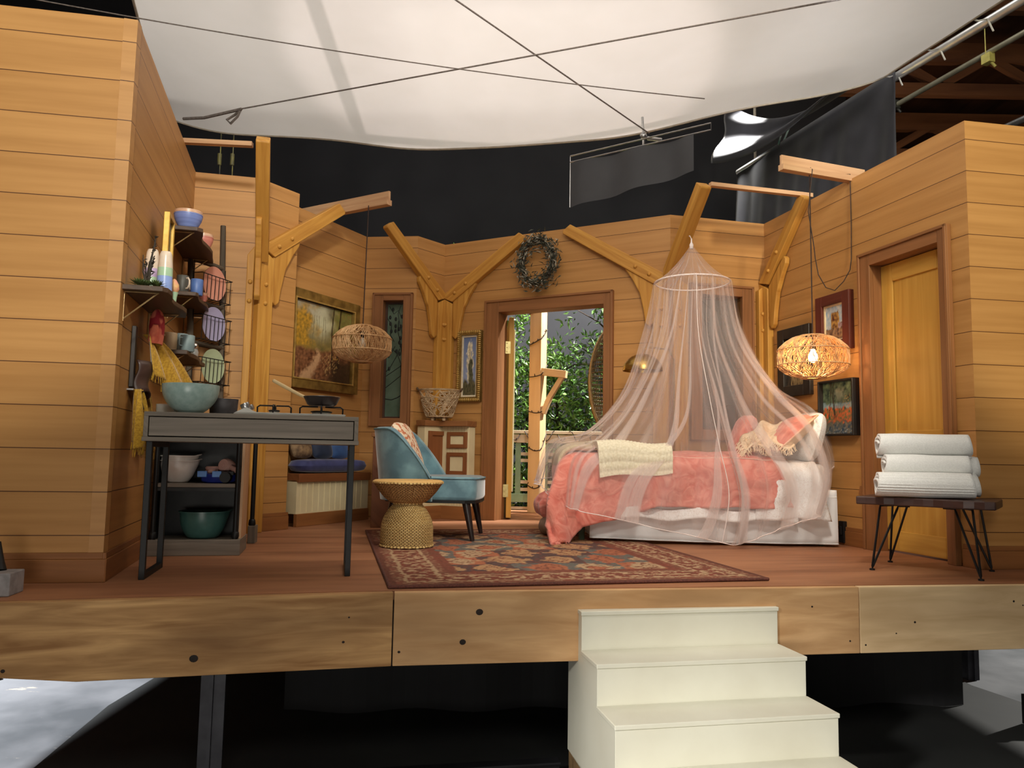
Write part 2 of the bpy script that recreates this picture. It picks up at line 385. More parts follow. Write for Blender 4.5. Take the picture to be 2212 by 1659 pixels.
# knots and nail heads on the fascia
mk=pm('knot',S(40,26,18),S(26,16,10),scale=40,rough=.8); mbk=MB()
def knot(A,B,u,z,r):
    d=(B-A).normalized(); n=Vector((d.y,-d.x,0)); R=Matrix((d,n,Vector((0,0,1)))).transposed(); mbk.ball(A+d*u+n*.0385+Vector((0,0,z)),(r,.002,r*.85),10,6,R)
for u,z,r in ((2.42,-.24,.017),(3.0,-.20,.006),(3.02,-.10,.004),(1.75,-.255,.008)): knot(E0,E1,u,z,r)
for u,z,r in ((.37,-.09,.016),(.30,-.215,.014),(.03,-.25,.006),(1.93,-.09,.005),(2.12,-.25,.005)): knot(E1,E2,u,z,r)
for u,z,r in ((2.2,-.27,.005),(2.46,-.17,.006),(2.36,-.22,.004),(3.0,-.08,.006),(3.05,-.1,.004)): knot(E1,E2,u,z,r)
struct('trim_4',mbk,mk,label='dark knots and nail heads in the fascia planks')
# ---- studio floor
m,nt,b=nodes('studio_concrete')
M=mp(nt,'Object',(1.2,1.2,1.2)); n1=nd(nt,'ShaderNodeTexNoise'); n1.inputs['Scale'].default_value=1.4; n1.inputs['Detail'].default_value=8; nt.links.new(M.outputs[0],n1.inputs['Vector'])
r=nd(nt,'ShaderNodeValToRGB'); r.color_ramp.elements[0].position=.36; r.color_ramp.elements[0].color=S(92,96,100); r.color_ramp.elements[1].position=.62; r.color_ramp.elements[1].color=S(136,138,142)
nt.links.new(n1.outputs[0],r.inputs[0])
M2=mp(nt,'Object',(2.2,5.5,1)); n2=nd(nt,'ShaderNodeTexNoise'); n2.inputs['Scale'].default_value=1.0; n2.inputs['Detail'].default_value=10; n2.inputs['Roughness'].default_value=.75; nt.links.new(M2.outputs[0],n2.inputs['Vector'])
mr=nd(nt,'ShaderNodeMapRange'); mr.inputs[1].default_value=.63; mr.inputs[2].default_value=.68; nt.links.new(n2.outputs[0],mr.inputs[0])
mx=nd(nt,'ShaderNodeMix',data_type='RGBA'); mx.inputs[7].default_value=S(190,182,168); nt.links.new(mr.outputs[0],mx.inputs[0]); nt.links.new(r.outputs[0],mx.inputs[6]); nt.links.new(mx.outputs[2],b.inputs['Base Color']); b.inputs['Roughness'].default_value=.55
mb=MB(); mb.box((0,5,GZ-.05),(26,26,.1)); struct('floor_studio',mb,m,label='scuffed grey painted concrete studio floor')
# black ground cloth lying under and in front of the stage
M_gc=pm('ground_cloth',S(40,42,41),S(30,32,32),scale=2.2,rough=.8,detail=8)
mb=MB(); outl=[(-1.75,1.6),(-2.02,2.9),(-2.12,3.5),(-2.25,4.5),(-2.2,7.0),(3.0,7.0),(3.05,5.2),(3.6,3.4),(3.6,1.6)]
mb.prism(outl,(0,0,GZ+.001),(1,0,0),(0,1,0),(0,0,1),.006)
solo('ground_cloth',mb,M_gc,'black ground cloth spread on the studio floor under the stage','ground cloth')
# black masking under the stage
mb=MB()
def mask(u,v):
    x=-1.25+u*4.0; y=4.55+.09*x+.04*math.sin(x*9); return (x,y,GZ+.01+v*(.86-.05))
mb.grid(mask,60,2); solo('stage_skirt',mb,M_blackcloth,'black masking skirt hanging under the stage deck','skirt',solid=.006)
# stage legs and rails
def legp(name,x,y,w,label):
    mb=MB(); R=rotz(R_(10)); mb.box((x,y,(GZ-.05)/2+.0),(w,.02,-.05-GZ),R); mb.box((x-w/2+.005,y+.03,(GZ-.05)/2),(.012,.06,-.05-GZ),R)
    mb.box((x,y-.02,(GZ-.05)/2),(w*.14,.02,-.05-GZ),R)
    solo(name,mb,pm('stage_steel',S(66,66,72),S(52,52,58),scale=14,rough=.5,metal=.4),label,'post')
legp('support_post',-1.255,3.40,.10,'dark steel channel post under the left of the stage')
legp('support_post',3.15,5.35,.085,'thin dark steel post under the right of the stage')
t=thing('stage_rail','long black steel rail with bolts near the studio floor','rail',(-.6,3.55,GZ))
mb=MB(); mb.beam((-1.75,3.22,GZ+.055),(.24,3.60,GZ+.055),.03,.085); mb.beam((-1.75,3.20,GZ+.10),(.24,3.58,GZ+.10),.06,.008); obj('rail_beam',mb,pm('rail_paint',S(36,36,40),S(28,28,30),scale=9,rough=.4,metal=.3),t)
for x in (-1.66,-1.52):
    mb=MB(); mb.ball((x,3.225+.19*(x+1.75)-.012,GZ+.06),(.018,.008,.018),10,6); obj('bolt',mb,M_steel,t)
for k in range(2):
    mb=MB(); mb.ball((2.95+.13*k,4.4+.02*k,GZ+.12),(.022,.01,.022),10,6); mb.box((2.95+.13*k,4.44+.02*k,GZ+.09),(.1,.06,.16)); 
    solo('stage_bolt',mb,M_steel if k else M_black,['dull bolt plate under the right stage edge','bright bolt plate at far right under the stage'][k],'bolt')
# ---- door and window trim
def opening(kind,name,F,out,inn,depth,label):
    t=bpy.data.objects.new(name,None); C.objects.link(t); t['kind']='structure'; t['label']=label
    b=F.P((out[0]+out[1])/2,0,out[2]); t.location=b; OFF[name]=Vector(b)
    mb=MB(); th=.032
    F.box(mb,out[0],inn[0],0,th,out[2],out[3]); F.box(mb,inn[1],out[1],0,th,out[2],out[3]); F.box(mb,inn[0],inn[1],0,th,inn[3],out[3])
    if kind=='window': F.box(mb,inn[0],inn[1],0,th,out[2],inn[2])
    # raised outer band
    F.box(mb,out[0],out[0]+.02,th,th+.012,out[2],out[3]); F.box(mb,out[1]-.02,out[1],th,th+.012,out[2],out[3]); F.box(mb,out[0],out[1],th,th+.012,out[3]-.02,out[3])
    obj('casing',mb,M_trim,t,bev=.003)
    mb=MB(); j=.02
    F.box(mb,inn[0]-j,inn[0],-depth,.0,inn[2] if kind=='window' else 0,inn[3]); F.box(mb,inn[1],inn[1]+j,-depth,.0,inn[2] if kind=='window' else 0,inn[3]); F.box(mb,inn[0]-j,inn[1]+j,-depth,.0,inn[3],inn[3]+j)
    if kind=='window': F.box(mb,inn[0]-j,inn[1]+j,-depth,0,inn[2]-j,inn[2])
    obj('jamb',mb,M_trim,t); return t
d1=opening('door','door_1',WD,(.475,1.73,0,2.0),(.62,1.645,0,1.885),.14,'brown wood doorway opening onto the garden porch')
d2=opening('door','door_2',WR,(1.215,2.0,0,2.01),(1.325,1.925,0,1.915),.11,'yellow panelled door in brown casing on the right wall')
F=WR; mb=MB(); n0,n1=-.105,-.075
F.box(mb,1.325,1.925,n0,n1,.012,1.91)
a,bq=1.325,1.925
F.box(mb,a,a+.105,n1,n1+.014,.012,1.91); F.box(mb,bq-.105,bq,n1,n1+.014,.012,1.91)
F.box(mb,a+.105,bq-.105,n1,n1+.014,1.79,1.91); F.box(mb,a+.105,bq-.105,n1,n1+.014,.70,.79); F.box(mb,a+.105,bq-.105,n1,n1+.014,.012,.14)
dl=obj('door_leaf',mb,M_door,d2,bev=.004)
def leaded(name,F,out,inn,label,c1,c2,seed):
    t=opening('window',name,F,out,inn,.10,label); random.seed(seed)
    mb=MB(); f=.018
    for (u0,u1,z0,z1) in ((inn[0],inn[0]+f,inn[2],inn[3]),(inn[1]-f,inn[1],inn[2],inn[3]),(inn[0],inn[1],inn[3]-f,inn[3]),(inn[0],inn[1],inn[2],inn[2]+f)): F.box(mb,u0,u1,-.095,-.06,z0,z1)
    obj('window_frame',mb,pm(name+'_sash',S(74,44,26),S(58,34,20),scale=12),t)
    mb=MB(); F.box(mb,inn[0]+f,inn[1]-f,-.082,-.076,inn[2]+f,inn[3]-f); g=obj('pane',mb,pm(name+'_glass',c1,c2,scale=5,rough=.22,spec=.6),t)
    mb=MB(); W=inn[1]-inn[0]; Hh=inn[3]-inn[2]
    def came(pts,r=.0032): mb.tube([F.P(inn[0]+p[0]*W,-.074,inn[2]+p[1]*Hh) for p in pts],r,5)
    came([(.75,.98),(.6,.9),(.72,.8),(.9,.7),(.85,.6)]); came([(.15,.97),(.4,.9),(.62,.93),(.8,.86)]); came([(.1,.86),(.3,.8),(.25,.72),(.45,.66)])
    came([(.9,.5),(.8,.62),(.7,.7),(.62,.75),(.65,.84)]); came([(.1,.66),(.35,.6),(.6,.56),(.9,.44)]); came([(.12,.6),(.2,.52),(.5,.62)])
    came([(.9,.4),(.82,.46),(.85,.36),(.9,.3)]); came([(.08,.4),(.3,.44),(.55,.52),(.75,.6)]); came([(.08,.36),(.9,.46)]); came([(.08,.26),(.92,.38)]); came([(.05,.17),(.4,.16),(.7,.18),(.95,.21)],.004)
    for k in range(16):
        u=.2+.65*random.random(); z=.42+.52*random.random(); mb.ball(F.P(inn[0]+u*W,-.074,inn[2]+z*Hh),(.012,.004,.02),8,5,F.R)
    obj('leading',mb,pm(name+'_lead',S(30,34,30),S(22,26,22),scale=20,rough=.5,metal=.3),t); return t
leaded('window_1',WWI,(.085,.465,.825,2.055),(.185,.375,.90,1.985),'narrow stained glass window with vine leading in the alcove',S(92,112,96),S(70,88,72),3)
leaded('window_2',WB,(.165,.745,.735,2.03),(.27,.64,.82,1.94),'leaded glass window behind the bed canopy',S(52,60,62),S(36,42,44),5)
# door leaf swung out onto the porch
hp=WD.P(.645,-.14,0); t=thing('open_door','yellow door leaf swung outward and seen edge on','door',(hp.x,hp.y,0))
dd=Vector((-.04,1,0)).normalized(); dn=Vector((dd.y,-dd.x,0)); mb=MB(); Rm=Matrix((dn,dd,Vector((0,0,1)))).transposed()
mb.box(hp+dn*.02+dd*.45+Vector((0,0,.94)),(.046,.9,1.85),Rm); obj('door_slab',mb,M_door,t,bev=.003)
mb=MB(); mb.box(hp+dn*.05+dd*.03+Vector((0,0,1.0)),(.014,.05,1.5),Rm); obj('white_edging',mb,M_cream,t,bev=.006)
for z in (1.58,.26):
    mb=MB(); mb.box(hp+dn*-.012-dd*.004+Vector((0,0,z)),(.05,.006,.115),Rm)
    for k in (-.04,-.0,.04): mb.ball(hp+dn*-.02-dd*.009+Vector((0,0,z+k)),.005,6,4)
    obj('hinge',mb,pm('hinge_brass',S(206,190,130),S(186,168,110),scale=30,rough=.35,metal=.6),t)
# ---------------------------------------------------------------- timber posts
def post(name,corner,sides,label,free=()):
    """sides: list of dict(F dir) ; each has dir d, normal n (facing room), arm end s, arm top z"""
    t=thing(name,label,'post',(corner[0],corner[1],0),0,'pegged timber posts around the room')
    c=Vector((corner[0],corner[1],0)); Z=Vector((0,0,1))
    pegm=M_post
    for sd in sides:
        d=Vector((sd['d'][0],sd['d'][1],0)).normalized(); n=Vector((sd['n'][0],sd['n'][1],0)).normalized(); w_=sd.get('w',.13); o=c+n*.002
        mb=MB(); V=2.07; ps=.13
        if sd.get('up',True):
            mb.prism([(0,0),(w_,0),(w_,2.0),(0,V)],o,d,Z,n,.055,)
            for u in range(len(mb.uv)): mb.uv[u]=[(q[1],q[0]) for q in mb.uv[u]]
            up=obj('upright',mb,M_post,t,bev=.005)
            for z in (1.66,1.80) if not sd.get('low') else sd['low']:
                mbp=MB(); R=Matrix((d,Z.cross(d),Z)).transposed(); mbp.ball(o+d*(w_*.45)+n*.056+Z*z,(.017,.017,.017),10,8); obj('peg',mbp,pegm,up,smooth=True)
        if sd.get('arm'):
            s1,z1=sd['arm']; sl=(z1-V)/s1; cs=math.sqrt(1+sl*sl); a0=sd.get('a0',0.0); off=sd.get('off',0.0)
            mb=MB(); wv=.118*cs
            V0=V+sl*a0
            poly=[(a0,V0),(a0+.001+ (.13 if sd.get('up',True) else 0),V0-wv+sl*.13 if sd.get('up',True) else V0-wv),(s1+.10,z1-wv+sl*.10),(s1+.10,z1-.05),(s1+.03,z1)]
            mb.prism(poly,o+n*(.0+off),d,Z,n,sd.get('th',.062))
            for u in range(len(mb.uv)): mb.uv[u]=[((q[0]*1+q[1]*sl)/cs,(q[1]-q[0]*sl)/cs) for q in mb.uv[u]]
            ar=obj('brace_arm',mb,M_post,t,bev=.006)
            for s in (.16,.28):
                mbp=MB(); mbp.ball(o+d*(a0+s)+n*(.063+off)+Z*(V0+sl*s-wv*.55),(.017,.017,.017),10,8); obj('peg',mbp,pegm,ar,smooth=True)
        if sd.get('knee',True):
            k0=sd.get('kx',w_); mb=MB()
            pts=[(k0,1.69),(k0+.035,1.66),(k0+.07,1.69),(k0+.085,1.80),(k0+.12,1.95),(k0+.19,2.08),(k0+.245,2.16),(k0+.25,2.20),(k0+.225,2.225),(k0+.17,2.18),(k0,2.02)]
            mb.prism(pts,o+n*.004,d,Z,n,.042)
            for u in range(len(mb.uv)): mb.uv[u]=[(q[1],q[0]) for q in mb.uv[u]]
            obj('knee_brace',mb,M_post,t,bev=.008)
    return t
def neg(v): return (-v[0],-v[1])
post('timber_post',p4,[dict(d=neg(WN.e),n=WN.n,arm=(.70,2.63)),dict(d=WD.e,n=WD.n,arm=(.80,2.60))],'yellow timber post in the corner behind the wicker basket')
post('timber_post',p5,[dict(d=neg(WD.e),n=WD.n,arm=(.85,2.61)),dict(d=WB.e,n=WB.n,knee=False),dict(d=(.27,-.96),n=(-.96,-.27),up=False,knee=False,arm=(.56,2.66),a0=.05,th=.09)],'yellow timber post behind the white bed canopy')
post('timber_post',p6,[dict(d=neg(WB.e),n=WB.n,w=.09,knee=False),dict(d=WR.e,n=WR.n,arm=(.56,2.66))],'yellow timber post left of the three right wall pictures')
post('timber_post',pB2,[dict(d=neg(WBL.e),n=WBL.n,w=.05,knee=False),dict(d=WPI.e,n=WPI.n,arm=(.74,2.62)),dict(d=(.27,-.96),n=(.96,.27),up=False,knee=True,arm=(.56,2.68),a0=.05,th=.09,kx=.06)],'yellow timber post behind the kitchen table and frying pan')
# loose overhead lumber
def beam(label,a,b,kind,w_=.05,h_=.075):
    mb=MB(); mb.beam(a,b,w_,h_*.35); dz=Vector((0,0,h_*.42)); mb.beam(Vector(a)+dz,Vector(b)+dz,w_*.38,h_*.6) if kind=='T' else None
    solo('roof_beam',mb,M_raw,label,'beam',bev=.002,group='raw lumber braces on the wall tops')
beam('raw lumber strut from left wall top to the near brace',(-2.26,4.93,2.62),(-1.76,4.97,2.62),'I',.045,.09)
beam('raw lumber T bar above the unlit woven pendant',(-1.90,6.60,2.61),(-1.02,6.08,2.61),'T',.06,.13)
beam('raw lumber T bar above the lit woven pendant',(1.83,5.15,2.60),(2.52,5.40,2.60),'T',.055,.12)
beam('raw lumber strut joining the two right hand braces',(1.47,5.65,2.65),(2.32,5.86,2.65),'I',.045,.09)
# ================================================================ KITCHEN CORNER
random.seed(11)
KF=Frame((-1.661,3.517),(-.752,3.725)); TZ=.757
t=thing('kitchen_table','narrow grey wood effect console table on black metal legs at front left','table',(-1.25,3.75,0))
F=KF; mb=MB(); u0,u1,n0,n1=-.015,.945,.012,-.40
F.box(mb,u0,u1,n0,n1,.737,TZ); F.box(mb,u0-.004,u1+.004,n0+.003,n1,.622,.642); F.box(mb,u0,u0+.02,n0,n1,.642,.737); F.box(mb,u1-.02,u1,n0,n1,.642,.737); F.box(mb,u0+.02,u1-.02,n1,n1+.015,.642,.737)
obj('table_body',mb,M_grey_lam,t,bev=.0015)
mb=MB(); F.box(mb,u0+.0235,u1-.0235,n0-.003,n0-.02,.647,.733); F.box(mb,u0+.03,u1-.03,n0-.02,n1+.03,.65,.72); obj('drawer',mb,wood('grey_laminate_front',S(142,131,118),S(104,95,85),S(124,113,102),su=1.6,sv=34),t,bev=.0015)
for k,u in enumerate((.012,.918)):
    mb=MB(); a=.013
    F.box(mb,u-a,u+a,-.0,-.026,0,.622); F.box(mb,u-a,u+a,-.36,-.386,0,.622); F.box(mb,u-a,u+a,-.026,-.36,0,.026); F.box(mb,u-a,u+a,-.026,-.36,.596,.622)
    obj('leg',mb,M_black,t,bev=.002)
# ---- things on the table
def bowl_prof(r,h,base,th=.008,lip=0,curve=2.2):
    out=[];n=10
    out.append((base*.9,0)); 
    for i in range(n+1):
        q=i/n; out.append((base+(r-base)*(1-(1-q)**curve),.006+(h-.006)*q))
    if lip: out.append((r+lip,h+.001)); out.append((r+lip,h+.006))
    for i in range(n,-1,-1):
        q=i/n; out.append((max(.001,base+(r-base)*(1-(1-q)**curve)-th),.012+(h-.004-.006)*q if i else .012))
    out.append((.0005,.012)); return [(.0005,0)]+out
def P3(F,u,n,z): return F.P(u,n,z)
def cer(name,a,b=None,rough=.3,scale=20): return pm(name,a,b,scale=scale,rough=rough,spec=.5)
mb=MB(); mb.lathe(bowl_prof(.129,.138,.06,.009,curve=2.6),n=48); p=KF.P(.155,-.13,TZ)
solo_local('mixing_bowl',mb,cer('celadon_glaze',S(160,182,176),S(142,166,160),.28,40),'large pale celadon mixing bowl at the left end of the grey table','bowl',p,smooth=40)
mb=MB(); mb.lathe([(.0005,0),(.060,0),(.064,.004),(.070,.085),(.066,.085),(.061,.010),(.0005,.01)],n=32); p=KF.P(.285,-.29,TZ)
solo_local('cooking_pot',mb,pm('charcoal_glaze',S(74,70,72),S(60,56,58),scale=30,rough=.55),'charcoal grey straight sided pot behind the celadon bowl','pot',p,smooth=40)
mb=MB(); mb.lathe([(.0005,0),(.05,0),(.052,.05),(.049,.05),(.047,.004),(.0005,.004)],n=28); 
m,nt,b=nodes('clear_glass'); b.inputs['Base Color'].default_value=S(225,228,224); b.inputs['Roughness'].default_value=.12; b.inputs['Transmission Weight'].default_value=.75; b.inputs['IOR'].default_value=1.2; M_glass=m
no=nd(nt,'ShaderNodeTexNoise'); no.inputs['Scale'].default_value=9; mr=nd(nt,'ShaderNodeMapRange'); mr.inputs[3].default_value=.08; mr.inputs[4].default_value=.2; nt.links.new(no.outputs[0],mr.inputs[0]); nt.links.new(mr.outputs[0],b.inputs['Roughness'])
solo_local('glass_dish',mb,M_glass,'low clear glass dish at the back left edge of the grey table','dish',KF.P(.02,-.30,TZ),smooth=40)
t=thing('lidded_jar','clear jar with dark lid behind the celadon bowl','jar',KF.P(.085,-.35,TZ),world=False)
mb=MB(); mb.lathe([(.0005,0),(.04,0),(.042,.004),(.042,.115),(.036,.13),(.033,.13),(.038,.11),(.038,.006),(.0005,.006)],n=24); obj('jar_body',mb,M_glass,t,smooth=40)
mb=MB(); mb.lathe([(.0005,.128),(.042,.128),(.047,.134),(.045,.148),(.02,.152),(.0005,.152)],n=24); obj('lid',mb,M_black,t,smooth=40)
# ---- cooktop
t=thing('gas_cooktop','thin white two burner gas cooktop on the grey table','cooktop',KF.P(.62,-.19,TZ))
F=KF; M_enam=pm('white_enamel',S(206,204,196),S(190,188,180),scale=8,rough=.25,metal=.2)
mb=MB(); mb.prism([(.36,0),(.875,0),(.885,.010),(.875,.013),(.47,.013),(.445,.020),(.425,.034),(.405,.030),(.365,.008)],F.P(0,-.36,TZ),F.e,F.z,F.n,.31); obj('tray',mb,M_enam,t,bev=.002)
for n_ in (-.10,-.29):
    mb=MB(); Rk=Matrix.Rotation(R_(-24),3,'Y'); c=F.P(.41,n_,TZ+.043); mb.lathe([(.0005,-.012),(.020,-.012),(.023,0),(.021,.014),(.0005,.016)],c,20,F.R@Rk.to_3x3()); obj('control_knob',mb,M_steel,t,smooth=40)
for u,n_,r in ((.535,-.22,.026),(.765,-.20,.05)):
    c=F.P(u,n_,TZ+.013); mb=MB(); mb.lathe([(.0005,0),(r*.85,0),(r*.95,.012),(r*.9,.014),(.0005,.014)],c,28); bo=obj('burner',mb,pm('burner_alloy',S(196,192,184),S(170,166,158),scale=60,rough=.35,metal=.7),t,smooth=40)
    mb=MB(); mb.lathe([(.0005,.014),(r*1.05,.014),(r*1.08,.018),(r*.9,.021),(.0005,.022)],c,28); obj('burner_cap',mb,M_black,bo,smooth=40)
    mb=MB(); gz=.042; gr=r+.055
    for a in range(4):
        q=a*math.pi/2+.0; d=F.e*math.cos(q)+F.n*math.sin(q); mb.tube([c+d*gr+F.z*.0,c+d*gr+F.z*(gz-.008),c+d*(gr-.012)+F.z*gz,c+d*(r*.35)+F.z*gz],.0042,6)
    mb.tube([c+F.z*.02,c+F.z*(gz+.006)],.005,6) if r<.03 else None
    obj('pan_support',mb,M_black,t)
c=KF.P(.765,-.20,TZ+.061); t=thing('frying_pan','dark frying pan with pale wooden handle on the larger burner','pan',c)
mb=MB(); mb.lathe([(.0005,0),(.062,0),(.072,.006),(.086,.034),(.091,.044),(.088,.045),(.083,.034),(.068,.009),(.0005,.005)],c,40); obj('pan_body',mb,pm('dark_nonstick',S(54,44,44),S(42,35,36),scale=30,rough=.3,metal=.3),t,smooth=40)
mb=MB(); mb.lathe([(.0875,.043),(.0915,.044),(.0915,.046),(.0875,.046)],c,40); obj('rim',mb,M_steel,t,smooth=True)
d=(-KF.e*.93-KF.n*.1).normalized(); mb=MB(); a=c+d*.088+Vector((0,0,.040)); mb.tube([a-d*.01,a+d*.02+Vector((0,0,.012)),a+d*.09+Vector((0,0,.048)),a+d*.155+Vector((0,0,.082)),a+d*.158+Vector((0,0,.084))],[.007,.0085,.0095,.009,.004],10); obj('handle',mb,wood('pale_handle',S(226,200,150),S(210,180,128)),t,smooth=True)
# ---- low shelving unit under the table
UF=Frame((-1.992,4.270),(-1.513,4.378)); F=UF
t=thing('shelving_unit','low black framed shelving unit with grey plinth below the kitchen table','shelf',F.P(.25,-.2,0))
mb=MB(); F.box(mb,0,.495,0,-.02,0,.088); F.box(mb,.475,.495,-.02,-.32,0,.088); F.box(mb,0,.475,-.02,-.32,.06,.082); obj('plinth',mb,M_grey_lam,t,bev=.003)
mb=MB(); F.box(mb,.03,.47,-.03,-.32,.375,.397); obj('shelf_board',mb,M_grey_lam,t,bev=.002)
mb=MB(); F.box(mb,.0,.495,-.0,-.32,.70,.72); obj('top_board',mb,M_grey_lam,t,bev=.002)
mb=MB(); F.box(mb,.02,.475,-.305,-.32,.082,.70); F.box(mb,.02,.03,-.03,-.305,.082,.70);obj('back_panel',mb,M_black,t)
mb=MB(); F.box(mb,.478,.492,-.05,-.31,.088,.70); obj('side_panel',mb,M_raw,t)
for u,n_ in ((.03,-.035),(.462,-.035)):
    mb=MB(); mb.tube([F.P(u,n_,.082),F.P(u,n_,.70)],.014,10); mb.lathe([(.02,0),(.022,.01),(.02,.03),(.016,.034)],F.P(u,n_,.095),12); obj('pipe_post',mb,M_black,t,smooth=40)
mb=MB(); F.box(mb,.03,.47,-.03,-.045,.355,.372); obj('front_rail',mb,M_black,t)
t=thing('pipe_stand','slim black pipe stand on a grey wood block beside the post','stand',(-1.643,4.98,0))
mb=MB(); mb.box((-1.643,4.99,.055),(.045,.10,.11),R_(8)); obj('wood_block',mb,M_grey_lam,t,bev=.003)
mb=MB(); mb.tube([(-1.643,4.97,.11),(-1.643,4.97,.70)],.014,10); mb.lathe([(.02,0),(.023,.01),(.02,.035),(.015,.04)],(-1.643,4.97,.11),12); obj('pipe',mb,M_black,t,smooth=40)
def spouted(r,h,base,spout,th=.006,lip=.010,curve=2.4):
    mb=MB()
    pr=bowl_prof(r,h,base,th,lip,curve)
    def fn(a,i,rr,z):
        k=max(0,math.cos(a-spout))**14; q=max(0,(z/h-.55)/.45); return rr*(1+.16*k*q),z+.010*k*q
    mb.lathe(pr,n=64,fn=fn); return mb
M_white=cer('white_plastic',S(226,220,214),S(214,206,198),.35); M_teal=cer('teal_plastic',S(70,112,106),S(60,100,95),.35)
p=UF.P(.125,-.14,.397)
solo_local('mixing_bowl',spouted(.098,.122,.055,.2),M_white,'lower of two nested white bowls on the low shelf','bowl',p,group='nested white bowls on the low shelf',smooth=40)
solo_local('mixing_bowl',spouted(.094,.118,.052,.2),M_white,'upper of two nested white bowls on the low shelf','bowl',p+Vector((0,0,.030)),group='nested white bowls on the low shelf',smooth=40)
solo_local('mixing_bowl',spouted(.128,.148,.085,.5,curve=2.8),M_teal,'teal spouted bowl on the bottom shelf below the table','bowl',UF.P(.27,-.17,.082),smooth=40)
# blue packs and wooden pieces
t=thing('blue_caddy','blue plastic caddy with light blue clips on the low shelf','container',UF.P(.345,-.13,.397),R_(8),world=False)
mb=MB(); mb.lathe([(.0005,0),(.07,0),(.085,.012),(.09,.05),(.07,.055),(.0005,.055)],n=28,sx=1.1,sy=.8); obj('tub',mb,pm('deep_blue',S(34,52,150),S(26,40,120),scale=12,rough=.35),t,smooth=40)
for x in (-.075,.005): 
    mb=MB(); mb.box((x,-.066,.052),(.05,.022,.034)); obj('clip',mb,pm('light_blue',S(104,156,226),S(90,138,208),scale=12,rough=.4),t,bev=.003)
mb=MB(); mb.box((.055,-.05,.058),(.08,.04,.02)); mb.lathe([(.0005,-.03),(.03,-.03),(.034,0),(.03,.03),(.0005,.03)],(.055,-.066,.035),16,Matrix.Rotation(R_(90),3,'X').to_3x3()); obj('dark_insert',mb,M_black,t,smooth=40)
M_blush=wood('blush_wood',S(206,164,152),S(188,144,132),bump=.05)
for k,(dx,dz) in enumerate(((-.04,.055),(-.037,.075))):
    mb=MB(); mb.lathe([(.0005,0),(.036,0),(.042,.010),(.036,.02),(.0005,.02)],n=24); solo_local('wooden_disc',mb,M_blush,['lower of two pinkish wooden discs on the blue caddy','upper of two pinkish wooden discs on the blue caddy'][k],'wooden disc',UF.P(.345+dx,-.15,.397+dz),group='wooden discs on the blue caddy',smooth=40)
t=thing('wooden_mallet','pinkish round headed wooden mallet lying on the blue caddy','mallet',UF.P(.385,-.15,.397+.055),R_(-20),world=False)
mb=MB(); Rm=Matrix.Rotation(R_(78),3,'X').to_3x3(); mb.lathe([(.0005,-.035),(.036,-.033),(.042,-.01),(.042,.02),(.034,.034),(.0005,.036)],(0,0,.042),24,Rm); obj('head',mb,M_blush,t,smooth=40)
mb=MB(); mb.tube([(.03,-.01,.04),(.075,-.02,.022),(.10,-.03,.012)],[.014,.016,.012],10); obj('handle',mb,M_blush,t,smooth=True)
# ---- wall shelves
M_live=wood('dark_live_edge',S(92,70,52),S(62,46,36),S(78,58,44),su=2,sv=18,bump=.3,rough=.5); M_brass=pm('pale_brass',S(200,170,120),S(180,150,104),scale=20,rough=.35,metal=.7)
def wshelf(u0,u1,n1,z,label,seed):
    F=WL; random.seed(seed); t=thing('wall_shelf',label,'shelf',F.P((u0+u1)/2,0,z),group='dark live edge shelves on the left wall')
    pts=[(u0,0.0),(u0,n1*.93)]; K=9
    for i in range(K+1):
        q=i/K; pts.append((u0+.03+(u1-u0-.03)*q,n1+.012*math.sin(q*9+seed)+random.uniform(-.004,.004)))
    pts.append((u1,0.0)); mb=MB(); mb.prism(pts[::-1],F.P(0,0,z-.024),F.e,F.n,F.z,.024); obj('board',mb,M_live,t,bev=.003)
    for u in (u0+.04,u1-.10):
        mb=MB(); mb.tube([F.P(u,.004,z-.026),F.P(u,.004,z-.165)],.0035,6); mb.tube([F.P(u,.006,z-.155),F.P(u,n1*.80,z-.026)],.0035,6); mb.tube([F.P(u,.004,z-.027),F.P(u,n1*.82,z-.027)],.0035,6); obj('bracket',mb,M_brass,t)
S1,S2,S3,S4=1.338,1.888,1.545,1.140
wshelf(.02,.76,.185,S1,'lowest left live edge shelf holding stacked tumblers and succulents',1)
wshelf(.95,1.78,.195,S2,'topmost live edge shelf holding nested bowls',2)
wshelf(1.18,1.98,.175,S3,'live edge shelf holding the charcoal and blue mugs',3)
wshelf(.80,1.48,.20,S4,'lowest live edge shelf holding square sided mugs',4)
# nested bowls
def smallbowl(r,h): 
    mb=MB(); mb.lathe(bowl_prof(r,h,r*.55,.004,.002,1.7),n=36); return mb
M_bl=pm('blue_stripe_glaze',S(132,150,206),S(110,126,184),scale=60,stretch=(.02,.02,1),rough=.35,detail=1); M_pk=pm('pink_glaze',S(216,140,124),S(198,120,106),scale=40,stretch=(.02,.02,1),rough=.35); M_pc=cer('peach_glaze',S(228,190,160),S(214,172,142))
for (u,n_,r,h,m0,nm,gp) in ((1.05,.115,.080,.088,M_bl,'blue','nested blue bowls on the top shelf'),(1.52,.145,.062,.080,M_pk,'pink','nested pink bowls on the top shelf')):
    for k,(m_,dz,lb) in enumerate(((m0,0,'outermost %s bowl of the nested set on the top shelf'),(M_pc,.010,'middle peach rimmed bowl nested in the %s bowl on the top shelf'),(M_pc,.020,'innermost peach rimmed bowl nested in the %s bowl on the top shelf'))):
        solo_local('nesting_bowl',smallbowl(r-.002*k,h),m_,lb%nm,'bowl',WL.P(u,n_,S2)+Vector((0,0,dz)),group=gp,smooth=40)
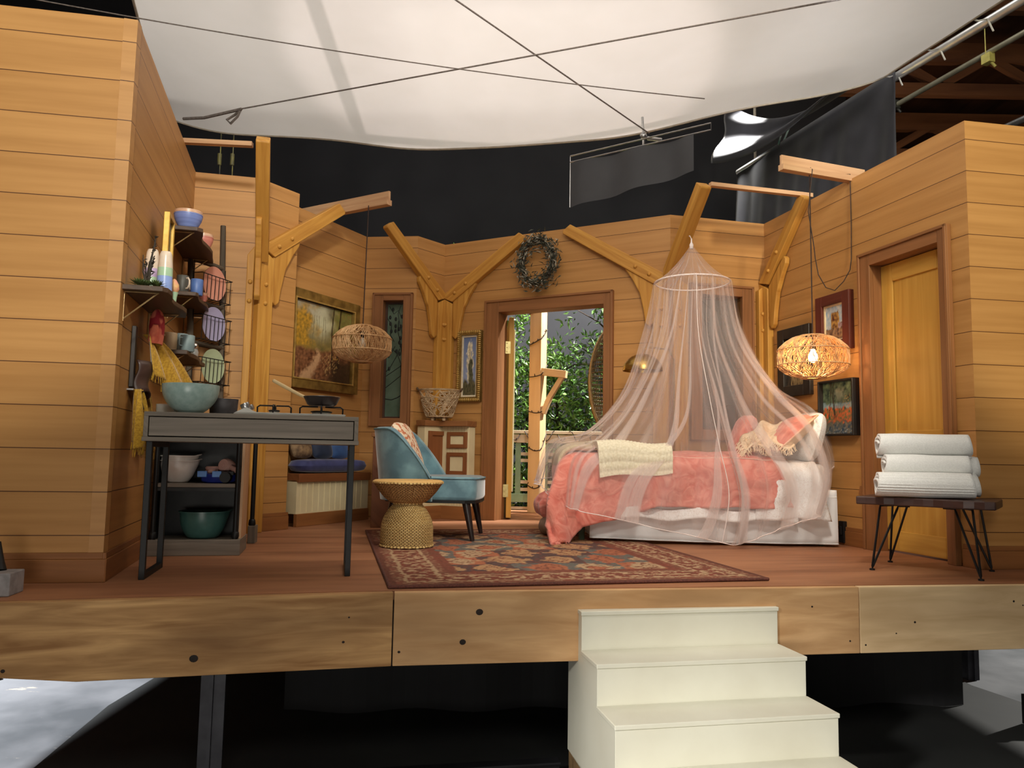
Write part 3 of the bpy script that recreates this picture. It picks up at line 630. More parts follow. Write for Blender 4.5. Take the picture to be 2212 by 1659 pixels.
# tumblers, mouth down
def tumb(h,r0,r1,rnd):
    mb=MB(); p=[(r0-.004,0),(r0,0),(r0*.3+r1*.7,h*.7),(r1,h-.012 if rnd else h),(r1*.82,h)]; mb.lathe([(.0005,0)]+p+[(.0005,h)],n=28); return mb
TC={'beige':cer('beige_cup',S(226,208,188),S(214,194,172)),'mint':cer('mint_cup',S(176,206,172),S(164,194,160)),'sky':cer('sky_cup',S(150,172,226),S(138,160,214)),'lilac':cer('lilac_cup',S(194,170,204),S(180,156,190))}
for (u,n_,st,nm) in ((.28,.135,(('sky',.100),('mint',.043),('beige',.083)),'front'),(.40,.052,(('mint',.115),('lilac',.045),('beige',.10)),'rear')):
    z=S1; r=.0375
    for k,(c_,h) in enumerate(st):
        last=k==2; solo_local('tumbler',tumb(h,r,.028 if last else r-.0015,last),TC[c_],'%s tumbler, %s of the %s stack on the lowest left shelf'%({'sky':'sky blue'}.get(c_,c_),('bottom','middle','top')[k],nm),'cup',WL.P(u,n_,z),group='stacked tumblers on the lowest left shelf',smooth=35); z+=h; r-=.0012
# succulent arrangement
M_succ=pm('succulent_green',S(96,112,58),S(62,78,42),scale=30,rough=.55); M_twig=pm('dark_twig',S(62,52,40),S(46,38,30),scale=30,rough=.8)
def succ(name,label,c,n,sc_,twig=False):
    t=thing(name,label,'plant',c); mb=MB()
    for (dx,dy,s) in [(random.uniform(-.05,.05)*sc_*(n>1),random.uniform(-.03,.03)*sc_*(n>1),random.uniform(.8,1.2)) for _ in range(n)]:
        for k in range(26):
            a=k*2.4; el=.15+1.2*k/26; d=Vector((math.cos(a)*math.cos(el),math.sin(a)*math.cos(el),math.sin(el))); mb.leaf(c+Vector((dx,dy,.012)),d,.045*sc_*s*(1.1-.4*k/26),.013*sc_,.1,up=Vector((0,0,1)))
    obj('rosettes',mb,M_succ,t)
    if twig:
        mb=MB()
        for k in range(6):
            a=random.uniform(0,6.28); top=c+Vector((random.uniform(-.03,.03),random.uniform(-.03,.02),random.uniform(.10,.16))); mb.tube([c+Vector((0,0,.0)),c*.5+top*.5+Vector((random.uniform(-.012,.012),0,0)),top],[.005,.004,.002],5)
            for q in range(10): mb.leaf(c.lerp(top,random.uniform(.3,1)),(random.gauss(0,1),random.gauss(0,1),random.gauss(.6,.6)),.02,.008)
        top=c+Vector((.025,-.0,.255)); mb.tube([c,c+Vector((.005,0,.12)),top],[.007,.006,.002],5)
        for q in range(46): mb.leaf(c.lerp(top,random.uniform(.35,1))+Vector((random.uniform(-.004,.004),0,0)),(random.gauss(0,1),random.gauss(0,1),random.gauss(.8,.6)),.016,.007)
        obj('dried_stem',mb,M_twig,t)
    return t
succ('succulent_arrangement','succulents with a tall dried stem at the near end of the shelf',WL.P(.10,.095,S1),5,1.0,True)
succ('succulent','small succulent at the far outer edge of the tumbler shelf',WL.P(.68,.16,S1),1,.8)
# framed picture on the shelf, egg cup
F=WL; t=thing('small_framed_picture','small gilt edged picture leaning edge on behind the tumblers','picture',F.P(.66,.08,S1))
mb=MB(); M_gilt=pm('bright_gilt',S(216,176,84),S(196,152,62),scale=20,rough=.4,metal=.3)
for (a,b_,z0,z1) in ((.58,.605,0,.52),(.735,.76,0,.52),(.605,.735,.495,.52),(.605,.735,0,.025)): F.box(mb,a,b_,.062,.092,S1+z0,S1+z1)
obj('frame',mb,M_gilt,t,bev=.003); mb=MB(); F.box(mb,.60,.74,.068,.074,S1+.02,S1+.50); obj('picture_sheet',mb,pm('small_print',S(96,112,132),S(64,52,44),scale=9,rough=.5),t)
c=WL.P(.44,.155,S1); mb=MB(); mb.lathe([(.0005,0),(.014,0),(.016,.03),(.022,.055),(.018,.055),(.0005,.03)],c,20); solo('egg_cup',mb,TC['mint'],'little mint cup at the outer edge of the tumbler shelf','cup',loc=c,smooth=40)
mb=MB(); mb.lathe([(.0005,0),(.016,.008),(.026,.03),(.023,.055),(.010,.078),(.0005,.084)],c+Vector((0,0,.042)),20); solo('decorated_egg',mb,pm('egg_paint',S(236,196,120),S(216,130,120),scale=34,rough=.5),'orange and pink painted egg sitting in the little mint cup','egg',loc=c+Vector((0,0,.042)),smooth=True)
# mugs
def mug(name,label,c,r,h,m,ang,square=False,group=None,hm=None):
    t=thing(name,label,'mug',c,ang,group,world=False); mb=MB(); mb.lathe([(.0005,0),(r*.92,0),(r,.006),(r,h-.003),(r-.002,h),(r-.005,h-.003),(r-.006,.01),(.0005,.01)],n=32); obj('cup',mb,m,t,smooth=40)
    mb=MB()
    if square: mb.tube([(r*.9,0,h*.80),(r+.022,0,h*.80),(r+.024,0,h*.78),(r+.024,0,h*.34),(r+.020,0,h*.32),(r*.9,0,h*.32)],.0045,6)
    else: mb.tube([(r*.95,0,h*.82),(r+.012,0,h*.84),(r+.026,0,h*.68),(r+.026,0,h*.42),(r+.012,0,h*.24),(r*.95,0,h*.24)],.0055,8)
    obj('handle',mb,hm or m,t,smooth=True); return t
M_chg=cer('charcoal_mug',S(84,82,74),S(70,68,62),.5); M_blm=cer('blue_mug',S(88,118,178),S(76,104,162),.45); M_bg=cer('beige_mug',S(206,178,140),S(190,160,122),.5); M_gb=cer('grey_blue_mug',S(124,140,140),S(106,122,124),.5)
mug('mug','charcoal mug beside the blue mug on the middle shelf',WL.P(1.245,.075,S3),.036,.108,M_chg,-.5,group='mugs on the wall shelves',hm=TC['beige'])
mug('mug','blue mug on the middle shelf in front of the pink plate',WL.P(1.30,.150,S3),.037,.102,M_blm,2.7,group='mugs on the wall shelves',hm=TC['beige'])
mug('mug','beige square handled mug on the lowest kitchen shelf',WL.P(.86,.082,S4),.039,.100,M_bg,-1.9,True,'mugs on the wall shelves')
mug('mug','grey blue mug at the outer edge of the lowest kitchen shelf',WL.P(.885,.172,S4),.039,.094,M_gb,-1.9,True,'mugs on the wall shelves')
mug('mug','grey blue mug standing behind the other two on the lowest shelf',WL.P(1.06,.115,S4),.037,.125,M_gb,-1.9,True,'mugs on the wall shelves')
for k in range(3):
    mb=MB(); mb.lathe([(.0005,0),(.028,0),(.040,.020),(.042,.022),(.036,.020),(.0005,.006)],n=28); solo_local('small_bowl',mb,M_pk if k<2 else M_pc,['bottom bowl of the little pink stack past the blue mug','middle bowl of the little pink stack past the blue mug','top peach bowl of the little stack past the blue mug'][k],'bowl',WL.P(1.50,.155,S3+.016*k),group='little pink bowls on the middle shelf',smooth=40)
c=WL.P(1.13,.178,S4); t=thing('salt_shaker','glass shaker with a round mirror metal top on the lowest shelf','shaker',c)
mb=MB(); mb.lathe([(.0005,0),(.024,0),(.026,.03),(.018,.05),(.0005,.05)],c,20); obj('shaker_body',mb,M_glass,t,smooth=40); mb=MB(); mb.ball(c+Vector((0,0,.062)),.023,16,10); obj('metal_top',mb,pm('mirror_metal',S(220,215,210),S(205,200,196),scale=5,rough=.08,metal=1),t,smooth=True)
# ---- plate ladder
LF=Frame((-2.20,5.10),(-2.105,5.41)); F=LF; M_lad=wood('grey_branch',S(96,84,68),S(66,56,46),su=3,sv=20,bump=.4,rough=.8)
t=thing('plate_ladder','dark branch ladder leaning in the corner with wire plate racks','ladder',F.P(F.L/2,0,0))
for u in (0,F.L):
    mb=MB(); mb.tube([F.P(u,.10-.09*k/6+.004*math.sin(k*2),2.19*k/6*(1 if u else .97)) for k in range(7)],[.022,.023,.021,.022,.021,.020,.019],9); obj('rail',mb,M_lad,t,smooth=True)
for z in (.42,.74,1.02,1.30,1.585,1.875):
    n_=.10-.09*z/2.19; mb=MB(); mb.tube([F.P(0,n_,z),F.P(F.L,n_,z)],.018,8); obj('rung',mb,M_lad,t,smooth=True)
wz=(1.728,1.445,1.155)
for z in wz:
    n_=.10-.09*z/2.19; mb=MB(); a,b_=.02,F.L-.02; w=.0026
    for k in range(8):
        u=a+(b_-a)*k/7; mb.tube([F.P(u,n_+.085,z+.045),F.P(u,n_+.080,z-.12),F.P(u,n_+.03,z-.128)],w,5)
    for q in ((n_+.085,z+.045),(n_+.080,z-.12)): mb.tube([F.P(a-.02,n_+.02,q[1]),F.P(a-.015,q[0],q[1]),F.P(b_+.015,q[0],q[1]),F.P(b_+.02,n_+.02,q[1])],w*1.3,5)
    for u in (a-.018,b_+.018): mb.tube([F.P(u,n_+.02,z+.13),F.P(u,n_+.02,z-.12)],w*1.3,5)
    obj('wire_rack',mb,M_black,t)
def plate(col,nm,z):
    n_=.10-.09*z/2.19; mb=MB(); R=F.R@Matrix.Rotation(R_(-90),3,'X').to_3x3()
    mb.lathe([(.0005,0),(.07,0),(.078,.004),(.112,.012),(.118,.015),(.118,.018),(.110,.016),(.076,.008),(.0005,.005)],(0,0,0),44,R)
    c=F.P(F.L/2,n_+.045,z); solo_local('dinner_plate',mb,cer(nm+'_plate',col,mixc(col,(0,0,0),.08)+(1,),.3),'%s dinner plate standing in the ladder rack'%nm,'plate',c,group='plates in the ladder racks',smooth=40)
plate(S(214,148,126),'coral pink',wz[0]); plate(S(166,160,190),'lilac grey',wz[1]); plate(S(176,188,152),'sage green',wz[2])
# ---- hooks, towels, mitt on the left wall
F=WL
mb=MB(); F.box(mb,.275,.315,.002,.022,.885,1.185); solo('knife_strip',mb,pm('dark_strip',S(44,36,30),S(34,28,24),scale=10,rough=.4),'narrow black strip mounted upright on the left wall','strip',bev=.003)
t=thing('leather_holder','dark brown leather holder with iron tools hanging on the left wall','holder',F.P(.40,.0,.80))
mb=MB(); mb.grid(lambda u,v:F.P(.30+.17*u,.03+.045*math.sin(u*3.1)+.01*math.sin(v*7),1.02-.17*v+.02*math.sin(u*5)*v),10,8); obj('pouch',mb,pm('brown_leather',S(74,52,44),S(56,38,32),scale=12,rough=.45),t,smooth=True,solid=.008)
for u,l in ((.33,.10),(.37,.13),(.42,.15)):
    mb=MB(); mb.tube([F.P(u,.045,.88),F.P(u+.01,.05,.88-l*.6),F.P(u+.005,.06,.88-l)],[.005,.006,.009],6); obj('iron_tool',mb,pm('dark_iron',S(60,44,36),S(46,34,28),scale=20,rough=.5,metal=.4),t,smooth=True)
mb=MB(); F.box(mb,.255,.335,.0,.03,.868,.876); solo('chrome_bracket',mb,M_steel,'small bright bracket at the foot of the black wall strip','bracket')
mb=MB(); mb.tube([F.P(.62,.0,.965),F.P(.62,.05,.965),F.P(1.25,.05,.955),F.P(1.25,0,.955)],.009,7); solo('towel_rail',mb,pm('brown_dowel',S(112,66,42),S(92,54,34),scale=10),'thin brown towel rail along the left wall behind the bowl','rail',smooth=True)
M_must=pm('mustard_cotton',S(196,152,44),S(160,118,28),scale=90,rough=.9,sheen=.3,bump=.3)
def towel(label,top,bl,br,zt,zb,seed,m=M_must,fr=True,flare=0):
    """hung from one point at top=(u,n) and spreading to bl..br at the hem"""
    random.seed(seed); t=thing('kitchen_towel',label,'towel',F.P(top,.03,zt),group='mustard towels on the left wall'); nu,nv=26,16
    def fn(u,v):
        sp=v**.55; uu=(top+(u-.5)*.05)*(1-sp)+(bl+(br-bl)*u)*sp; n_=.04+.022*math.sin(u*17+seed)*sp+.018*math.sin(u*7+1)+.02*v+flare*u*sp
        return F.P(uu,n_,zt+(zb-zt)*v+.03*math.sin(u*4+seed)*v)
    mb=MB(); mb.grid(fn,nu,nv); cl=obj('cloth',mb,m,t,smooth=True,solid=.005)
    if fr:
        mb=MB()
        for k in range(46):
            p=fn(k/45,1.0); mb.tube([p,p+Vector((random.uniform(-.004,.004),random.uniform(-.004,.004),-.03-random.random()*.012))],.0016,3,cap=False)
        obj('fringe',mb,m,t)
towel('mustard towel draped from the upper hook under the oven mitt',.44,.36,.80,1.165,.95,2,flare=.15)
towel('mustard towel hanging straight down at the lower left of the wall',.30,.20,.43,.875,.615,5)
towel('narrow darker mustard towel hanging behind the lower towel',.52,.50,.66,.86,.60,8,pm('mustard_dark',S(150,112,44),S(122,90,32),scale=90,rough=.9))
random.seed(21)
t=thing('oven_mitt','red and orange patterned oven mitt hanging above the mustard towel','mitt',F.P(.52,.02,1.13))
R=F.R; mb=MB(); ms_=[(.048,0),(.056,.04),(.060,.09),(.056,.13),(.040,.165),(.018,.182),(.0005,.186)]
mb.lathe(ms_,F.P(.50,.075,1.125),20,R,sx=1.0,sy=.62); obj('mitt_body',mb,pm('mitt_print',S(170,40,50),S(230,124,98),scale=16,rough=.8,detail=1,lo=.47,hi=.53),t,smooth=True)
mb=MB(); mb.tube([F.P(.45,.07,1.14),F.P(.415,.08,1.18),F.P(.405,.085,1.215)],[.026,.024,.012],10); obj('mitt_thumb',mb,pm('mitt_thumb_print',S(230,126,92),S(206,86,72),scale=22,rough=.8),t,smooth=True)
# ================================================================ PICTURES, LAMPS, NOOK, CHAIR, RUG
random.seed(31)
def fbm(x,y,s=1,o=4):
    a=0;f=s;g=1
    for _ in range(o): a+=g*N3(x*f+3.1,y*f-1.7,f*.37); f*=2; g*=.5
    return a
M_paint=vcol('oil_paint',.45,.4,140,.5)
def picture(name,label,F,u0,u1,z0,z1,fw,fd,fm,colfn,mat=0,matm=None,res=(44,44),cat='painting',n_=.0,inner=None):
    t=thing(name,label,cat,F.P((u0+u1)/2,n_,z0))
    mb=MB(); a=fw
    for q in ((u0,u0+a,z0,z1),(u1-a,u1,z0,z1),(u0+a,u1-a,z1-a,z1),(u0+a,u1-a,z0,z0+a)): F.box(mb,q[0],q[1],n_,n_+fd,q[2],q[3])
    fr=obj('frame',mb,fm,t,bev=.004)
    if inner:
        mb=MB(); b=a-.012
        for q in ((u0+b,u0+a,z0+b,z1-b),(u1-a,u1-b,z0+b,z1-b),(u0+a,u1-a,z1-a,z1-b),(u0+a,u1-a,z0+b,z0+a)): F.box(mb,q[0],q[1],n_,n_+fd+.008,q[2],q[3])
        obj('gilt_lip',mb,inner,t,bev=.003)
    if mat:
        mb=MB()
        for q in ((u0+a,u0+a+mat,z0+a,z1-a),(u1-a-mat,u1-a,z0+a,z1-a),(u0+a+mat,u1-a-mat,z1-a-mat,z1-a),(u0+a+mat,u1-a-mat,z0+a,z0+a+mat)): F.box(mb,q[0],q[1],n_,n_+fd*.55,q[2],q[3])
        obj('liner',mb,matm,t); a+=mat
    mb=MB(); mb.grid(lambda u,v:F.P(u0+a+(u1-u0-2*a)*u,n_+fd*.35,z0+a+(z1-z0-2*a)*v),res[0],res[1],colfn); obj('canvas',mb,M_paint,t)
    return t
def c255(*a): return tuple(lin(x) for x in a)
def sst(a,b,x): t=min(1,max(0,(x-a)/(b-a))); return t*t*(3-2*t)
def forest(u,v):
    n=fbm(u*3,v*3,2); n2=fbm(u*9+5,v*9,3,3); n3=N3(u*40,v*40,2)
    c=mixc(c255(150,128,66),c255(112,98,52),.5+n)                                   # woodland mass
    c=mixc(c,c255(206,204,168),sst(.30,.0,abs(u-.47+.1*n))*sst(.45,.75,v)*.9)       # pale light between the trees
    c=mixc(c,c255(186,176,150),sst(.80,.96,v+.12*n)*sst(.75,.2,u))
    g=sst(.44,.20,u+.18*n)*sst(.34,.46,v)*sst(1.02,.80,v+.1*n); c=mixc(c,mixc(c255(204,150,44),c255(150,116,40),.5+n2*1.2),g*.9)
    c=mixc(c,c255(124,132,62),sst(.6,.75,u)*sst(.5,.7,v)*.6*(.6+n2))
    for tu in (.33,.39,.43,.49,.53): 
        if abs(u-tu-.01*math.sin(v*9+tu*40))<.006 and .45<v<.85: c=mixc(c,c255(120,104,72),.6)
    fl=sst(.44,.36,v+.05*n); gc=mixc(c255(96,58,34),c255(140,92,58),.5+n2*1.1); c=mixc(c,gc,fl)
    pc=.44-.22*sst(.40,.02,v)+.05*math.sin(v*9); pw=.03+.26*(.44-v); c=mixc(c,c255(204,160,116),fl*sst(pw,pw*.3,abs(u-pc+.04*n2))*.85)
    c=mixc(c,c255(58,44,26),sst(.55,.72,u+.1*n)*sst(.36,.22,v)*.85)
    for (tu,w) in ((.66,.013),(.775,.017)):
        x=tu+.03*(v-.5)+.012*math.sin(v*7+tu*9)
        c=mixc(c,c255(54,36,22),.93*sst(w*(1.45-.6*v),w*(1.0-.5*v),abs(u-x))*sst(.14,.20,v))
    if abs(v-.66-.5*(u-.79)*(1-(u-.79)*4))<.008 and .79<u<.9: c=c255(60,42,26)
    if math.hypot(u-.64,(v-.24)*1.1)<.15+.07*n2 and n3>.18: c=mixc(c,c255(196,164,104),.6)
    if math.hypot(u-.74,(v-.36)*1.2)<.09 and n3>.2: c=mixc(c,c255(176,136,60),.8)
    return mixc(c,(0,0,0),.06+.10*max(-.4,n3))
M_gold=pm('antique_gold',S(150,118,58),S(112,84,38),scale=14,rough=.35,metal=.35); M_gold2=pm('gilt_lip_gold',S(200,164,92),S(170,134,66),scale=20,rough=.35,metal=.4)
picture('landscape_painting','large autumn woodland path painting in a wide antique gold frame',WAL,WAL.L-1.315+.26,WAL.L-.125,1.10,1.915,.085,.05,M_gold,forest,res=(90,70),inner=M_gold2)
def cloudtree(u,v):
    n=fbm(u*3,v*4,2); n2=fbm(u*8,v*11,2,3); c=mixc(c255(148,156,180),c255(104,120,156),v)
    d=math.hypot((u-.52)*1.25,(v-.50)*.78)+.16*n+.05*n2; c=mixc(c,mixc(c255(236,224,194),c255(178,164,134),.5+n2),sst(.36,.28,d))
    d2=math.hypot((u-.58)*1.6,(v-.36)*.75)+.14*n+.07*n2; c=mixc(c,mixc(c255(92,92,68),c255(56,58,42),.5+n2),sst(.30,.22,d2))
    c=mixc(c,mixc(c255(98,90,60),c255(60,58,38),.5+n2*1.3),sst(.30,.20,v+.08*n)); return c
def ornate(t,F,u0,u1,z0,z1,m):
    mb=MB()
    for k in range(34):
        z=z0+.02+(z1-z0-.04)*k/33
        for u in (u0+.016,u1-.016): mb.ball(F.P(u,.044,z),(.016,.008,.009),6,4,F.R)
    for k in range(12):
        u=u0+.02+(u1-u0-.04)*k/11
        for z in (z0+.016,z1-.016): mb.ball(F.P(u,.044,z),(.009,.008,.016),6,4,F.R)
    obj('carved_bead',mb,m,t,smooth=True)
t=picture('tree_painting','tall narrow tree and cloud painting in a beaded gold frame by the doorway',WD,.185,.445,1.07,1.735,.045,.04,M_gold,cloudtree,.016,pm('linen_liner',S(222,208,180),S(210,194,164),scale=40,rough=.8),res=(30,56)); ornate(t,WD,.185,.445,1.07,1.735,M_gold2)
def ruin(u,v):
    n=fbm(u*4,v*4,2.2); c=mixc(c255(150,176,196),c255(196,200,196),.5+n)
    if v<.82+.1*n and .28<u<.72-.1*math.sin(v*9)*.3: c=mixc(c255(190,146,74),c255(112,70,40),.5+n*1.2)
    if v<.5 and u>.66: c=mixc(c255(176,156,158),c255(130,104,104),.5+n)
    if v<.34+.05*n: c=mixc(c255(168,130,92),c255(96,70,56),.5+n*1.2)
    return c
M_redfr=wood('red_frame',S(98,44,30),S(78,32,22),bump=.1)
picture('ruin_painting','painting of a golden rock tower in a deep red wood frame',WR,.745,1.125,1.375,1.795,.075,.045,M_redfr,ruin,.012,pm('cream_liner',S(224,200,160),S(210,186,146),scale=30),res=(40,44))
def dark(u,v):
    n=fbm(u*4,v*4,2.4); c=mixc(c255(40,34,28),c255(74,62,48),.5+n)
    d=math.hypot((u-.55)*1.1,(v-.62)*.8)
    if d<.2+.1*n: c=mixc(c255(150,140,120),c255(90,80,66),.5+n)
    if v<.26+.08*n and u>.25: c=mixc(c255(160,136,92),c255(100,80,52),.5+n)
    if abs(u-.5-.1*math.sin(v*8))<.07 and .3<v<.55: c=mixc(c255(190,182,160),c255(110,98,80),.5+n)
    return c
picture('dark_painting','dark moody still life painting in a wide black frame',WR,.225,.650,1.085,1.63,.085,.035,pm('black_frame',S(52,44,36),S(38,32,28),scale=12,rough=.4),dark,res=(40,52))
def pond(u,v):
    n=fbm(u*4,v*5,2.4); n2=fbm(u*9,v*9,2,3); n3=N3(u*34,v*34,3); c=mixc(c255(46,68,58),c255(96,116,92),.5+n+.3*n2)
    c=mixc(c,c255(150,158,140),sst(.2,.05,math.hypot(u-.5+.1*n2,v-.76))*.6)
    c=mixc(c,mixc(c255(112,150,172),c255(160,182,180),.5+n2),sst(.07,.03,abs(v-.54+.04*n))*.9)
    c=mixc(c,mixc(c255(214,112,58),c255(126,116,70),.5+n2*1.5),sst(.52,.46,v+.08*n2)*sst(.18,.26,v+.1*n)*.9)
    c=mixc(c,mixc(c255(66,84,96),c255(124,118,102),.5+n2*1.4),sst(.26,.16,v+.1*n)); c=mixc(c,c255(166,172,170),sst(.25,.4,n3)*sst(.14,.08,v))
    c=mixc(c,c255(196,150,84),sst(.2,.35,n3)*sst(.3,.5,v)*sst(.8,.6,v)*sst(.55,.75,u))
    for tu in (.2,.3,.36): c=mixc(c,c255(50,40,30),sst(.014,.008,abs(u-tu-.04*math.sin(v*5+tu*20)))*sst(.26,.32,v))
    return c
picture('pond_painting','unframed colourful pond painting on a thick black edged canvas',WR,.775,1.165,.765,1.165,.014,.06,pm('black_edge',S(34,26,22),S(26,20,18),scale=12,rough=.5),pond,res=(52,54))
mb=MB(); WR.box(mb,.945,1.0,.0,.03,.015,.165); mb.box(WR.P(.975,.035,.1),(.02,.012,.06),WR.R); solo('wall_socket_box',mb,M_black,'black box low on the wall right of the bed','socket box',bev=.004)
mb=MB(); mb.prism([(1.165,.36),(1.205,.36),(1.205,.42),(1.18,.42)],WR.P(0,0,0),WR.e,Vector((0,0,1)),WR.n,.03); solo('brown_clip',mb,M_trim,'little brown wedge beside the yellow door casing','wedge')
# ---- woven pendants
def pendant(label,c,lit,cordtop,extra=None):
    """c = centre of the shade"""
    t=thing('pendant_lamp',label,'lamp',c,0,'woven pendant lamps'); c=Vector(c); R=.235; hh=.145
    prof=[(.085,hh),(.16,hh*.86),(R-.015,hh*.46),(R,hh*.30),(R,-hh*.42),(R-.015,-hh*.60),(.17,-hh*.86),(.085,-hh)]
    def pr(q):
        x=q*(len(prof)-1); i=min(int(x),len(prof)-2); f=x-i; return (prof[i][0]*(1-f)+prof[i+1][0]*f,prof[i][1]*(1-f)+prof[i+1][1]*f)
    mb=MB()
    for k in range(230):
        a=random.uniform(0,6.283); tw=random.choice((-1,1))*random.uniform(.25,1.1); rr=1-random.uniform(0,.03); wob=random.uniform(0,6)
        pts=[]
        for i in range(11):
            q=i/10; r,z=pr(q); th=a+tw*q+.05*math.sin(q*9+wob); pts.append(c+Vector((r*rr*math.cos(th),r*rr*math.sin(th),z*rr)))
        mb.tube(pts,.0021,3,cap=False)
    for k in range(26):   # inner cage
        a=k*6.283/26; tw=.9*(-1)**k; pts=[]
        for i in range(9):
            q=i/8; r=.05+.13*math.sin(math.pi*q); z=hh*.9-2*hh*.9*q; th=a+tw*q; pts.append(c+Vector((r*math.cos(th),r*math.sin(th),z)))
        mb.tube(pts,.0022,3,cap=False)
    m=pm('rattan_lit' if lit else 'rattan',S(218,178,128),S(190,146,98),scale=40,rough=.6)
    sh=obj('woven_shade',mb,m,t)
    mb=MB()
    for (r,z) in ((.085,hh),(.085,-hh),(R,hh*.30),(R,-hh*.42)): mb.tube([c+Vector((r*math.cos(k*6.283/40),r*math.sin(k*6.283/40),z)) for k in range(40)],.004,5,closed=True)
    mb.lathe([(.05,-hh-.006),(.088,-hh-.006),(.088,-hh),(.05,-hh)],c,32); obj('hoop',mb,m,t,smooth=True)
    mb=MB(); mb.lathe([(.0005,.10),(.017,.10),(.02,.09),(.02,.055),(.014,.05),(.0005,.05)],c,16); obj('socket',mb,M_black,t,smooth=40)
    mb=MB(); mb.lathe([(.013,.055),(.015,.04),(.028,.012),(.031,-.008),(.026,-.028),(.012,-.038),(.0005,-.04)],c,20)
    if lit:
        mm,nt,b=nodes('lit_bulb'); b.inputs['Emission Color'].default_value=(1,.72,.40,1); b.inputs['Emission Strength'].default_value=30
        nz=nd(nt,'ShaderNodeTexNoise'); mq=nd(nt,'ShaderNodeMapRange'); mq.inputs[3].default_value=26; mq.inputs[4].default_value=34; nt.links.new(nz.outputs[0],mq.inputs[0]); nt.links.new(mq.outputs[0],b.inputs['Emission Strength'])
        obj('bulb',mb,mm,t,smooth=True)
        l=bpy.data.lights.new('pendant_glow','POINT'); l.energy=7; l.color=(1,.62,.30); l.shadow_soft_size=.035; lo=bpy.data.objects.new('pendant_glow',l); C.objects.link(lo); lo.location=c+Vector((0,0,-.065))
    else: obj('bulb',mb,pm('cold_bulb',S(226,216,196),S(214,204,184),scale=5,rough=.2),t,smooth=True)
    mb=MB(); mb.tube([c+Vector((0,0,.10)),Vector(cordtop)],.0045,5)
    if extra: 
        for e in extra: mb.tube(e,.0035,5)
    obj('cord',mb,pm('cord_fabric',S(58,38,28),S(44,30,22),scale=30,rough=.7),t)
    return t
pendant('unlit woven rattan pendant hanging in front of the landscape painting',(-1.21,6.13,1.455),False,(-1.20,6.14,2.60))
pc=Vector((2.06,5.23,1.295)); ct=Vector((2.06,5.235,2.61))
loop=[ct+Vector((.0,0,.03)),ct+Vector((.01,-.03,.0)),ct+Vector((-.02,-.02,-.3)),ct+Vector((.02,-.01,-.55)),ct+Vector((.03,.0,-.62)),ct+Vector((.05,.0,-.74)),ct+Vector((.10,.0,-.83)),ct+Vector((.17,.02,-.845)),ct+Vector((.25,.06,-.77)),ct+Vector((.31,.09,-.68)),ct+Vector((.325,.1,-.6)),ct+Vector((.33,.1,-.35)),ct+Vector((.33,.1,.02)),ct+Vector((.2,.06,.0)),ct+Vector((.05,.02,.02)),ct]
pendant('glowing woven rattan pendant hanging before the right wall pictures',tuple(pc),True,tuple(ct),[loop])
# ---- brass dome lamp
t=thing('dome_lamp','brass dome lamp shade beside the bed canopy','lamp',(1.02,5.98,0))
c=Vector((1.02,5.98,1.26)); m=pm('brushed_brass',S(176,140,72),S(150,116,54),scale=18,rough=.28,metal=.9,stretch=(1,1,12)); mb=MB()
pr=[(.155*math.cos(a),.135*math.sin(a)) for a in [R_(d) for d in (0,8,18,30,42,55,68,80,89.5)]]; mb.lathe(pr+[(r*.97,z*.965) for r,z in pr[::-1]],c,44); obj('dome_shade',mb,m,t,smooth=40)
mb=MB(); mb.tube([c+Vector((0,0,.13)),c+Vector((.0,.0,.17)),c+Vector((.06,.02,.19)),c+Vector((.22,.06,.18)),c+Vector((.26,.07,.10)),c+Vector((.26,.07,-1.25))],.008,8); mb.lathe([(.0005,0),(.12,0),(.12,.012),(.0005,.02)],Vector((1.28,6.05,0)),28); obj('lamp_stand',mb,m,t,smooth=40)
# ---- wreath
wc=WD.P(1.035,.075,2.30); t=thing('wreath','dark grey green olive leaf wreath above the doorway','wreath',wc); F=WD
mb=MB()
for k in range(9): mb.tube([wc+F.e*((.155+random.uniform(-.03,.03))*math.cos(a*6.283/36+k))+F.z*((.19+random.uniform(-.03,.03))*math.sin(a*6.283/36+k))+F.n*random.uniform(-.025,.025) for a in range(36)],.004,4,closed=True)
obj('twig_ring',mb,M_twig,t)
for nm,cnt,ca_,cb_ in (('dark_leaves',620,S(84,84,68),S(54,58,48)),('silver_leaves',150,S(178,168,150),S(134,128,110))):
    mb=MB()
    for k in range(cnt):
        a=random.uniform(0,6.283); rr=random.gauss(1.02,.20); p=wc+F.e*(.16*rr*math.cos(a))+F.z*(.195*rr*math.sin(a))+F.n*random.uniform(-.02,.04)
        d=(F.e*(-math.sin(a)*1.0)+F.z*(math.cos(a)*1.0))*random.choice((1,1,-1))+F.e*random.gauss(0,.6)+F.z*random.gauss(0,.6)+F.n*abs(random.gauss(.2,.5)); mb.leaf(p,d,random.uniform(.04,.065),.014,.3)
    obj('leaves',mb,pm(nm,ca_,cb_,scale=30,rough=.6),t)
